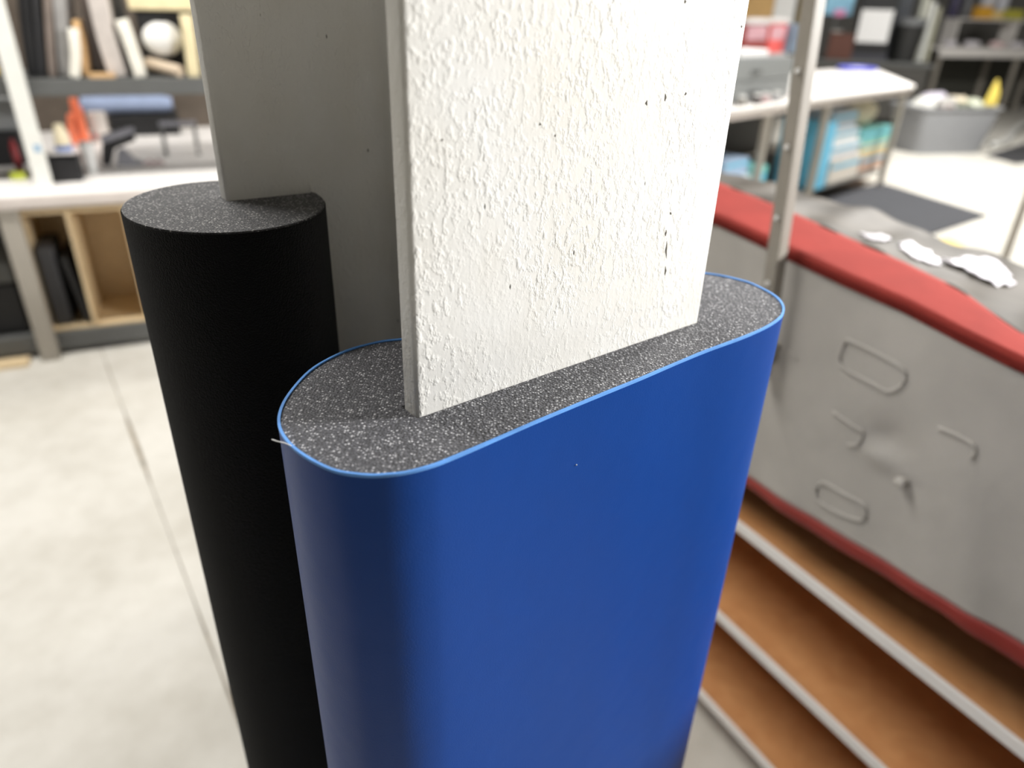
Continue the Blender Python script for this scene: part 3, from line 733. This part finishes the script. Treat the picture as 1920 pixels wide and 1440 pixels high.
# left of the upright
a = LB.rect(-30, 188, 36, 244, .72)
obj('storage_bin', box(LB, a[0], a[1], .72, .92, ZW+.161, a[3], .012), MT('grey bin', (140, 142, 142), rough=.5), None, 'mid grey bin stacked left of the white upright', 'bin')
obj('storage_box', box(LB, a[0]-.02, a[1]-.02, .68, .94, ZW, ZW+.16, .008), m_black, None, 'black box under the mid grey bin left of the white upright', 'box')
a = on_bench(18, 316, 44, 338); cc = LB.w((a[0]+a[1])/2, a[2]+.03, ZW)
obj('tape_roll', lathe(cc, [(.018, 0), (.034, 0), (.035, .002), (.035, .030), (.034, .032), (.018, .032), (.018, .0)], 24), MT('lime tape', (190, 200, 70), rough=.4), None, 'lime green tape roll on the left worktop beside the white upright', 'tape', smooth=40)
a = on_bench(22, 262, 35, 324)
obj('spray_can', lathe(LB.w((a[0]+a[1])/2, a[2]+.02, ZW), [(.016, 0), (.017, .003), (.017, (a[3]-ZW)*.8), (.009, (a[3]-ZW)*.88), (.009, a[3]-ZW)], 18), MT('red can', (150, 34, 40), rough=.35), None, 'small red can left of the white upright', 'can', smooth=40)
yz = LB.pix(0, 162, SN+.05)
obj('tape_roll', tube([LB.w(yz[0]-.02, SN+.05, zsh+.031), LB.w(yz[0]-.02, SN+.09, zsh+.031)], .030, 20), MT('yellow tape', (222, 192, 92), rough=.4), None, 'yellow tape roll on the upper shelf left of the white upright', 'tape', smooth=40)

# ================================================================== RIGHT TABLE
o_ = onz(1717, 160, .995); RB = Frame((o_.x, o_.y), 45)
ZR = 1.0
rs0 = -4.4; rs1 = .0; rn = max(1.0, RB.loc(onz(1632, 118, ZR))[1])
rt = thing('work_table', 'white topped table with grey legs and a lower shelf behind the covered rack', 'table', RB.w(-2, .6, 0))
RN = 1.45
def table_slab(sh_, z0, z1, b): return bevel(extrude_xy([RB.w(p, q, 0) for p, q in ((rs0, sh_), (rs1-sh_*.3, sh_), (2.5-sh_, RN-sh_), (rs0, RN-sh_))], z0, z1), b, 3)
tp = obj('table_top', table_slab(0, ZR-.04, ZR, .018), m_lam, rt, smooth=40)
obj('apron', table_slab(.02, ZR-.085, ZR-.0405, .004), m_lamedge, tp, smooth=40)
legs = [RB.pix(1691, 200, .03)[0], RB.pix(1548, 230, .03)[0], RB.pix(1437, 250, .03)[0], rs0+.1]
for s_ in legs:
    for n_ in (.02, RN-.1): obj('leg', box(RB, s_-.03, s_+.03, n_, n_+.05, 0, ZR-.086, .004), m_post, rt)
obj('lower_shelf', box(RB, rs0+.05, legs[0], .08, RN-.12, .15, .17, .003), m_dksteel, rt)
obj('back_panel', box(RB, rs0+.05, legs[0], RN-.05, RN-.035, .17, ZR-.087, .003), m_dksteel, rt)
# cartons under the table
cart = [
    ('carton', (1562, 206, 1608, 238), .16, (206, 220, 232), 'pale blue carton at the top of the stack under the white table'),
    ('carton', (1560, 238, 1611, 262), .12, (236, 244, 250), 'long white and blue carton in the middle of the stack under the white table'),
    ('carton', (1560, 262, 1612, 290), .10, (232, 234, 236), 'white carton third in the stack under the white table'),
    ('carton', (1560, 290, 1611, 330), .10, (238, 230, 218), 'cream carton at the bottom of the stack under the white table'),
    ('carton', (1612, 256, 1664, 282), .14, (140, 218, 216), 'teal carton right of the white cartons under the white table'),
    ('carton', (1612, 282, 1662, 302), .14, (242, 230, 180), 'pale yellow carton below the teal carton under the white table'),
    ('carton', (1612, 302, 1658, 330), .14, (216, 180, 160), 'salmon tan carton at the bottom right under the white table'),
    ('carton', (1364, 272, 1408, 304), .12, (172, 196, 226), 'light blue carton on top of the left stack behind the beige post'),
    ('carton', (1356, 304, 1406, 372), .10, (230, 244, 248), 'large white and cyan carton in the left stack behind the beige post'),
    ('carton', (1406, 300, 1436, 370), .14, (120, 208, 204), 'teal carton standing between the cyan carton and the beige post'),
]
stackz = {}
for nm, (u0, v0, u1, v1), n0, c_, lab in cart:
    a = RB.rect(u0, v0, u1, v1, n0)
    cart_z = (a[2], a[3]); stackz[lab] = (a, n0, c_)
# settle the stacks on the lower shelf
def settle(labs):
    z = .171
    for lb_ in labs:
        a, n0, c_ = stackz[lb_]; h_ = a[3]-a[2]
        t_ = thing('carton', lab_ := lb_, 'carton', RB.w((a[0]+a[1])/2, n0+.25, z), 'cartons under the white table')
        obj('carton_body', box(RB, a[0]+.004, a[1]-.004, n0, n0+.45, z, z+h_-.002, .006), MT('carton '+str(c_), c_, rough=.6), t_)
        obj('flap_tape', box(RB, a[0]+.01, a[1]-.01, n0-.0008, n0, z+h_*.62, z+h_*.80, 0), MT('cyan tape', (96, 196, 232) if c_[2] > 180 else (238, 236, 226), rough=.5), t_)
        z += h_
settle([cart[3][4], cart[2][4], cart[1][4], cart[0][4]])
settle([cart[6][4], cart[5][4], cart[4][4]])
settle([cart[8][4], cart[7][4]])
settle([cart[9][4]])
a = RB.rect(1540, 232, 1556, 330, .09)
obj('cyan_board', box(RB, a[0], a[1], .07, .5, .171, a[3], .004), MT('cyan board', (112, 200, 236), rough=.5), None, 'upright cyan board at the left of the cartons under the white table', 'board')
a = RB.rect(1624, 206, 1662, 256, .14)
b_ = stackz[cart[4][4]]
zt6 = .171+sum(stackz[cart[i][4]][0][3]-stackz[cart[i][4]][0][2] for i in (6, 5, 4))
obj('cloth_bag', lump(RB.w((a[0]+a[1])/2, .34, zt6), (a[1]-a[0])/2*.95, .15, (a[3]-a[2])/2, .06, 8, 45), MT('cream bag', (222, 216, 190), rough=.8), None, 'cream cloth bag on the teal carton under the white table', 'bag', smooth='all')
# on the table: grey drawer unit with red packs on top
a = RB.stand(1376, 108, 1482, 192, ZR)
du = thing('drawer_unit', 'grey metal drawer unit on the white table left of the beige post', 'drawers', RB.w((a[0]+a[1])/2, .3, ZR))
m_dr = MT('grey enamel', (138, 141, 141), rough=.5, var=.03)
dz = RB.rect(1376, 108, 1482, 186, .12)
ds0, ds1, dzt = dz[0]-.3, dz[1], dz[3]
obj('body', box(RB, ds0, ds1, .12, .62, ZR, dzt, .006), m_dr, du)
for i in range(2):
    z0_ = ZR+.02+i*(dzt-ZR-.03)/2
    f_ = obj('drawer', box(RB, ds0+.015, ds1-.015, .108, .119, z0_, z0_+(dzt-ZR-.05)/2, .003), m_dr, du)
    obj('handle', box(RB, (ds0+ds1)/2-.07, (ds0+ds1)/2+.07, .092, .107, z0_+.05, z0_+.065, .003), m_dksteel, f_)
a = RB.rect(1386, 80, 1438, 106, .16)
obj('paper_stack', box(RB, a[0], a[1], .14, .34, dzt+.001, dzt+.05, .008), m_paper, None, 'white paper stack at the front of the grey drawer unit', 'paper')
for u0, v0, u1, v1, n0, c_, lb_ in ((1396, 46, 1440, 104, .38, (152, 70, 66), 'dark red pack on the drawer unit behind the white paper'),
                                    (1441, 44, 1473, 104, .38, (226, 96, 92), 'bright red pack at the right end of the drawer unit')):
    a = RB.rect(u0, v0, u1, v1, n0)
    p_ = thing('red_pack', lb_, 'pack', RB.w((a[0]+a[1])/2, n0+.08, dzt+.001), 'packs on the drawer unit')
    obj('pack_body', box(RB, a[0], a[1]-.003, n0, n0+.2, dzt+.001, a[3], .01), MT('pack'+lb_, c_, rough=.4), p_)
    obj('pack_label', box(RB, a[0]+.02, a[1]-.04, n0-.001, n0, dzt+.10, dzt+.2, 0), MT('pack label', (206, 160, 168), rough=.5), p_)
    obj('pack_lid', box(RB, a[0]-.004, a[1]+.001, n0-.006, n0+.206, a[3]+.001, a[3]+.035, .006), MT('grey lid', (214, 208, 206), rough=.5), p_)
a = RB.rect(1480, 40, 1492, 104, .3)
obj('blue_folder', box(RB, RB.pix(1477, 80, .38)[0], RB.pix(1484, 80, .38)[0], .30, .52, dzt+.001, a[3]-.02, .003), MT('blue folder', (132, 158, 178), rough=.5), None, 'greyish blue folder standing at the end of the drawer unit', 'folder')
# small things in front of the unit
for u, c_, lb_ in ((1392, (140, 136, 130), 'small grey jar at the left on the table in front of the drawer unit'), (1420, (70, 60, 60), 'small dark jar in front of the drawer unit'), (1436, (206, 176, 178), 'small pink jar beside the dark jar by the drawer unit'), (1456, (170, 170, 172), 'small pale jar nearest the beige post by the drawer unit')):
    s_ = RB.pix(u, 182, .05)[0]; c = RB.w(s_, .05, ZR)
    j = thing('jar', lb_, 'jar', c, 'jars on the white table')
    obj('jar_body', lathe(c, [(.028, 0), (.031, .004), (.031, .045), (.026, .052)], 16), MT('jar%d' % u, c_, rough=.4), j, smooth=40)
    obj('jar_lid', lathe(c+Vector((0, 0, .0525)), [(.027, 0), (.029, .002), (.029, .014), (.027, .016)], 16), m_white, j, smooth=40)
# blue rimmed tray lying on the table
pc = onz(1606, 132, ZR); lp = RB.loc(pc)
pl = thing('blue_tray', 'shallow white tray with a blue rim lying on the white table', 'tray', (pc.x, pc.y, ZR))
def ell(r, z): return [Vector((pc.x, pc.y, z))+RB.d*(r*1.0*math.cos(t*math.pi/16))*.30+RB.n*(r*math.sin(t*math.pi/16))*.2 for t in range(32)]
V = ell(.2, ZR+.001)+ell(.92, ZR+.003)+ell(1.0, ZR+.022)+ell(.96, ZR+.022)+ell(.88, ZR+.008)+ell(.2, ZR+.006)
obj('tray_dish', (V, [(r*32+i, r*32+(i+1) % 32, (r+1)*32+(i+1) % 32, (r+1)*32+i) for r in range(5) for i in range(32)]+[tuple(range(32)), tuple(range(160, 192))]), m_lam, pl, smooth=50)
obj('tray_rim', tube(ell(1.0, ZR+.024), .017, 8, True, True), MT('blue rim', (92, 96, 190), rough=.4), pl, smooth='all')

# ================================================================== BLACK TOPPED DESK behind the table
ZD = .95
o_ = onz(1752, 121, ZD); DB = Frame((o_.x, o_.y), 110); de = 0
dk = thing('dark_desk', 'dark grey desk behind the white table carrying the black machine', 'desk', DB.w(-2, .4, 0))
obj('desk_top', box(DB, de-5.2, de, 0, .9, ZD-.06, ZD, .008), m_dksteel, dk)
obj('modesty_panel', box(DB, de-5.1, de-.05, .02, .04, .1, ZD-.061, .003), MT('dark panel', (70, 68, 64), rough=.6), dk)
for s_ in (de-5.1, de-.1):
    for n_ in (.05, .8): obj('leg', box(DB, s_, s_+.05, n_, n_+.05, 0, ZD-.06, .003), m_dksteel, dk)
def drect(u0, v0, u1, v1, n): return DB.rect(u0, v0, u1, v1, n)
# black machine with a white sheet
a = drect(1604, 14, 1674, 100, .2)
mc = thing('black_machine', 'black machine cabinet with a white sheet taped to its front on the dark desk', 'machine', DB.w((a[0]+a[1])/2, .4, ZD))
obj('cabinet', box(DB, a[0], a[1], .2, .6, ZD+.101, a[3]+.2, .02), m_black, mc)
b_ = drect(1610, 18, 1670, 80, .198)
obj('taped_sheet', box(DB, b_[0], b_[1], .195, .1985, b_[2], b_[3], .0), m_paper, mc, label='blank white sheet')
obj('plinth', box(DB, a[0]-.01, a[1]+.01, .18, .62, ZD, ZD+.10, .01), MT('slate plastic', (66, 66, 74), rough=.5), mc)
# black bucket with grey rim
a = drect(1676, 32, 1736, 108, .25); rr = min(.24, (a[1]-a[0])/2*.92); cc = DB.w((a[0]+a[1])/2, .25+rr, ZD)
bu = thing('black_bucket', 'black bucket with a grey rim on the dark desk right of the machine', 'bucket', cc)
hh = a[3]-ZD
obj('bucket_body', lathe(cc, [(rr*.86, 0), (rr, hh*.82), (rr*.97, hh*.82), (rr*.84, .01)], 28), MT('black bucket', (44, 44, 43), rough=.6), bu, smooth=40)
obj('bucket_rim', lathe(cc+Vector((0, 0, hh*.822)), [(rr*1.04, 0), (rr*1.05, hh*.15), (rr*.94, hh*.16), (rr*.94, 0)], 28), MT('grey rim', (122, 124, 126), rough=.5), bu, smooth=40)
a = drect(1676, -6, 1720, 16, .3)
obj('dark_box', box(DB, a[0]+.02, min(a[1], -.36), .78, .88, ZD, a[3]+.15, .01), MT('slate box', (74, 78, 84), rough=.6), None, 'tall slate grey box behind the black bucket', 'box')
# brown box and things left of machine
a = drect(1552, 62, 1602, 112, .08)
obj('brown_box', box(DB, a[0], a[1]-.02, .06, .18, ZD, a[3], .01), MT('brown box', (92, 54, 42), rough=.6), None, 'dark brown box on the dark desk left of the black machine', 'box')
b_ = drect(1545, 44, 1572, 58, .1)
obj('white_dish', lathe(DB.w(a[0]+.09, .12, a[3]+.0005), [(.05, 0), (.10, .03), (.098, .034), (.05, .006)], 20), m_white, None, 'white dish on top of the dark brown box', 'dish', smooth=40)
c_ = drect(1550, -40, 1604, 28, .5)
nb = thing('notice_board', 'pale blue notice sheet on a stand behind the dark brown box', 'notice', DB.w((c_[0]+c_[1])/2, .5, ZD))
obj('sheet', box(DB, c_[0], c_[1], .5, .51, c_[2], c_[3], .002), MT('pale blue notice', (150, 205, 240), rough=.6, var=.25, scale=6), nb)
obj('stand', box(DB, (c_[0]+c_[1])/2-.02, (c_[0]+c_[1])/2+.02, .511, .53, ZD, c_[3]-.05, .002), m_dksteel, nb)
e_ = drect(1565, 18, 1585, 30, .49)
obj('sticky_note', box(DB, e_[0], e_[1], .494, .4995, e_[2], e_[3], .0), MT('pink note', (236, 150, 196), rough=.6), nb, label='pink sticky note')
# cardboard carton and white box seen above the red packs
a = drect(1400, -20, 1450, 46, .1)
obj('cardboard_box', box(DB, a[0]-.1, a[1], .1, .45, ZD, a[3], .008), MT('cardboard', (206, 168, 112), rough=.8), None, 'tan cardboard box above the red packs behind the drawer unit', 'box')
a = drect(1452, -20, 1492, 36, .1)
obj('white_box', box(DB, a[0], a[1], .12, .45, ZD, a[3], .008), m_white, None, 'white box beside the tan cardboard box behind the drawer unit', 'box')
a = drect(1496, -20, 1530, 60, .1)
obj('olive_box', box(DB, a[0], a[1], .12, .45, ZD, a[3], .008), MT('olive box', (140, 124, 92), rough=.8), None, 'olive brown box behind the top of the beige post', 'box')

# ================================================================== FAR TABLE (top right) with tub
o_ = onz(1762, 88, 1.15); TBL = Frame((o_.x, o_.y), 75)
ft = thing('far_table', 'white topped table in the far right corner above the grey tub', 'table', TBL.w(1, .4, 0))
ZF = 1.15
tp = obj('table_top', box(TBL, -.0, 2.9, 0, .75, ZF-.05, ZF, .02, 3), m_lam, ft, smooth=40)
obj('front_lip', box(TBL, .02, 2.9, -.014, -.0005, ZF-.16, ZF-.012, .01), m_lam, tp, smooth=40)
lfx = TBL.pix(1893, 160, .03)[0]
for s_ in (.1, lfx, 2.8):
    for n_ in (.02, .66): obj('leg', box(TBL, s_-.035, s_+.035, n_, n_+.06, 0, ZF-.05, .004), m_post, ft)
obj('back_panel', box(TBL, .1, 2.8, .725, .74, .1, ZF-.06, .003), MT('dark back panel', (66, 66, 60), rough=.7), ft)
# raised shelf with tape rolls
rs = thing('riser_shelf', 'pale riser shelf standing on the far white table', 'shelf', TBL.w(1.5, .5, ZF))
za = TBL.pix(1860, 36, .35)[1]; za = max(za, ZF+.15)
sr0 = TBL.pix(1795, 46, .35)[0]
obj('riser_top', box(TBL, sr0, 2.8, .35, .72, za-.03, za, .004), m_lam, rs)
for s_ in (sr0+.03, 1.9, 2.7): obj('riser_support', box(TBL, s_, s_+.03, .36, .71, ZF, za-.03, .003), m_lam, rs)
for u0, v0, u1, v1, c_, nm, lb_ in ((1838, 12, 1862, 34, (236, 178, 62), 'yellow_box', 'amber yellow box on the riser shelf of the far table'),
                                   (1862, 20, 1882, 38, (240, 212, 140), 'yellow_box', 'pale yellow box right of the amber box on the riser shelf'),
                                   (1894, 18, 1922, 32, (196, 190, 80), 'yellow_box', 'olive yellow box at the right end of the riser shelf')):
    a = TBL.rect(u0, v0, u1, v1, .38)
    obj(nm, box(TBL, a[0], a[1]-.005, .38, .56, za+.001, max(a[3], za+.06), .01), MT(lb_, c_, rough=.5), None, lb_, 'box', 'boxes on the riser shelf')
for u0, v0, u1, v1, c_, lb_ in ((1790, -30, 1806, 24, (70, 66, 96), 'dark indigo bottle at the left end of the far table'), (1812, -20, 1826, 34, (110, 112, 116), 'grey bottle beside the indigo bottle on the far table'), (1850, -30, 1872, 8, (226, 226, 232), 'white bottle behind the amber box on the riser shelf'), (1880, -30, 1898, 8, (214, 216, 226), 'pale bottle at the back of the riser shelf')):
    a = TBL.rect(u0, v0, u1, v1, .6); r_ = (a[1]-a[0])/2
    zz = za if (a[0]+a[1])/2 > sr0+.05 else ZF
    if zz == ZF: a = TBL.rect(u0, v0, u1, v1, .3)
    c = TBL.w((a[0]+a[1])/2, .65 if zz == za else .3, zz+.0005); h_ = max(.15, a[3]-zz)
    bo = thing('bottle', lb_, 'bottle', c, 'bottles on the far table')
    obj('bottle_body', lathe(c, [(r_*.95, 0), (r_, .01), (r_, h_*.7), (r_*.4, h_*.85)], 16), MT('bottle%d' % u0, c_, rough=.4), bo, smooth=40)
    obj('bottle_cap', lathe(c+Vector((0, 0, h_*.851)), [(r_*.42, 0), (r_*.42, h_*.15)], 14), m_white, bo, smooth=40)
for u, v, r_, lb_, sd in ((1782, 70, .10, 'crumpled white wrap at the left of the far white table', 1), (1822, 78, .13, 'crumpled white wrap in the middle of the far white table', 2), (1870, 84, .12, 'crumpled pinkish wrap on the far white table near its leg', 3), (1908, 88, .12, 'crumpled white wrap at the right of the far white table', 4)):
    p = TBL.w(TBL.pix(u, 84, .16)[0], .16, ZF)
    obj('plastic_wrap', lump(p, r_*1.2, r_*.7, .055, .10, sd), MT('pink wrap', (240, 214, 214), rough=.4) if sd == 3 else m_film, None, lb_, 'wrap', 'wraps on the far table', smooth='all')
# pale tubes standing at the right end of the dark desk
for i, (c_, lb_) in enumerate((((206, 208, 196), 'pale green grey tube leftmost at the right end of the dark desk'), ((226, 226, 214), 'ivory tube second from the left at the end of the dark desk'), ((236, 238, 234), 'white tube third from the left at the end of the dark desk'), ((182, 180, 160), 'khaki tube at the very end of the dark desk'))):
    b_ = DB.w(-.30+.085*i, .78, ZD)
    obj('tube_roll', tube([b_, b_+Vector((0, 0, 1.0-.07*i))], .038, 18), MT('tube%d' % i, c_, rough=.6), None, lb_, 'tube', 'tubes at the end of the dark desk', smooth=40)
# grey tub full of scraps in front of the table
tc_ = onz(1800, 290, 0); TU = Frame((tc_.x, tc_.y), 75)
m_tub = MT('grey tub plastic', (140, 142, 146), rough=.45, var=.05)
tub = thing('scrap_tub', 'large grey tub full of scraps in front of the far white table', 'tub', TU.w(0, .4, 0))
tl, tr = TU.pix(1722, 220, .1)[0], TU.pix(1872, 250, .0)[0]; tz = min(.62, TU.pix(1780, 205, .0)[1])
def ringp(s0_, s1_, n0_, n1_, z, r=.12):
    return [TU.w(s, n, z) for s, n in [(p[0], p[1]) for p in rounded_rect(s0_, s1_, n0_, n1_, r, 5)]]
Rg = [ringp(tl+.1, tr-.1, .06, .62, 0), ringp(tl, tr, 0, .7, tz), ringp(tl-.04, tr+.04, -.04, .74, tz), ringp(tl-.04, tr+.04, -.04, .74, tz-.04), ]
Ri = [ringp(tl+.1, tr-.1, .06, .62, 0), ringp(tl, tr, 0, .7, tz-.001), ringp(tl+.02, tr-.02, .02, .68, tz-.001), ringp(tl+.12, tr-.12, .08, .6, .02)]
k_ = len(Ri[0]); V = [p for r_ in Ri for p in r_]
obj('tub_body', (V, [(r_*k_+i, r_*k_+(i+1) % k_, (r_+1)*k_+(i+1) % k_, (r_+1)*k_+i) for r_ in range(3) for i in range(k_)]+[tuple(range(k_)), tuple(range(3*k_, 4*k_))]), m_tub, tub, smooth=40)
rim = ringp(tl-.005, tr+.005, -.005, .705, tz)
obj('tub_rim', tube(rim, .018, 8, True, True), m_tub, tub, smooth='all')
scr = [(.18, .30, .16, (228, 228, 222), 'white crumpled scrap at the left of the grey tub'), (.42, .42, .20, (206, 200, 214), 'pale lilac crumpled scrap at the back of the grey tub'), (.40, .2, .17, (168, 166, 162), 'grey crumpled scrap at the front of the grey tub'),
       (.66, .30, .17, (226, 214, 190), 'cream crumpled scrap right of the middle of the grey tub'), (.86, .28, .15, (196, 200, 180), 'pale green scrap at the right end of the grey tub'), (.60, .14, .13, (96, 100, 80), 'dark olive scrap at the front rim of the grey tub'), (.33, .08, .11, (112, 92, 84), 'brown scrap at the front rim of the grey tub')]
for i, (f_, n_, r_, c_, lb_) in enumerate(scr):
    s_ = tl+.08+(tr-tl-.16)*f_
    obj('scrap', lump(TU.w(s_, n_+.06, tz-.09), r_, r_*.8, r_*.62, .16, i+11, 30*i), MT('scrap%d' % i, c_, rough=.7), None, lb_, 'scrap', 'scraps in the grey tub', smooth='all')
ys = TU.pix(1850, 190, .3)
obj('scrap', prism(TU, [(ys[0]-.09, tz+.02), (ys[0]+.10, tz+.0), (ys[0]+.09, tz+.18), (ys[0]-.0, tz+.34)], .22, .26, .006), MT('yellow scrap', (250, 222, 110), rough=.6), None, 'bright yellow pointed sheet sticking out of the grey tub', 'scrap', 'scraps in the grey tub')
# pale base frame and dark mat at the far right edge
p0 = onz(1868, 274, 0); p1 = onz(1925, 236, .05)
pf = thing('base_frame', 'pale curved steel base frame at the right edge beside the grey tub', 'frame', (p0.x, p0.y, 0))
pts = [onz(1862, 272, .05), onz(1888, 264, .05), onz(1903, 244, .08), onz(1930, 228, .10), onz(1990, 215, .05)]
obj('curved_tube', tube(smoothpath(pts, 6), .045, 12), MT('pale enamel', (206, 206, 202), rough=.4), pf, smooth='all')
obj('foot', tube([onz(1862, 272, .0), onz(1862, 272, .02)], .07, 16), m_black, pf, smooth=40)
mpts = [onz(1846, 292, 0), onz(1990, 250, 0), onz(2060, 285, 0), onz(1905, 308, 0)]
obj('floor_mat', extrude_xy(mpts, .001, .012), m_dark, None, 'dark floor mat at the right edge near the grey tub', 'mat')

# black mat on the floor
mm = [onz(1491, 384, 0), onz(1712, 452, 0), onz(1852, 406, 0), onz(1652, 344, 0)]
obj('floor_mat', bevel(extrude_xy(mm, .001, .014), .004), MT('black rubber mat', (62, 63, 68), rough=.8, var=.08, bump=.3, bscale=200), None, 'black rubber mat on the concrete beside the white table', 'mat')
# yellow tape arrow on the floor
m_yel = MT('yellow floor tape', (240, 216, 130), rough=.6, var=.05)
ar = thing('floor_arrow', 'yellow tape arrow stuck on the concrete floor by the black mat', 'floor marking', onz(1820, 475, 0))
for a_, b_ in (((1772, 446), (1850, 494)), ((1766, 474), (1822, 480))):
    p, q = onz(*a_, 0), onz(*b_, 0); t = (q-p).normalized(); nn = Vector((-t.y, t.x, 0))*.05
    obj('tape_strip', extrude_xy([p-nn, q-nn, q+nn, p+nn], .0005, .0022 if a_[0] == 1772 else .0012), m_yel, ar)
# thin pole at right
pp = onz(1876, 505, 0)
pq = thing('thin_pole', 'thin beige metal pole standing on the floor at the right edge', 'pole', (pp.x, pp.y, 0))
obj('shaft', tube([pp+Vector((0, 0, .012)), pp+Vector((0, 0, 1.05))], .028, 14), m_post, pq, smooth=40)
obj('base_plate', lathe(pp, [(.09, 0), (.09, .010), (.085, .012)], 20), m_post, pq, smooth=40)
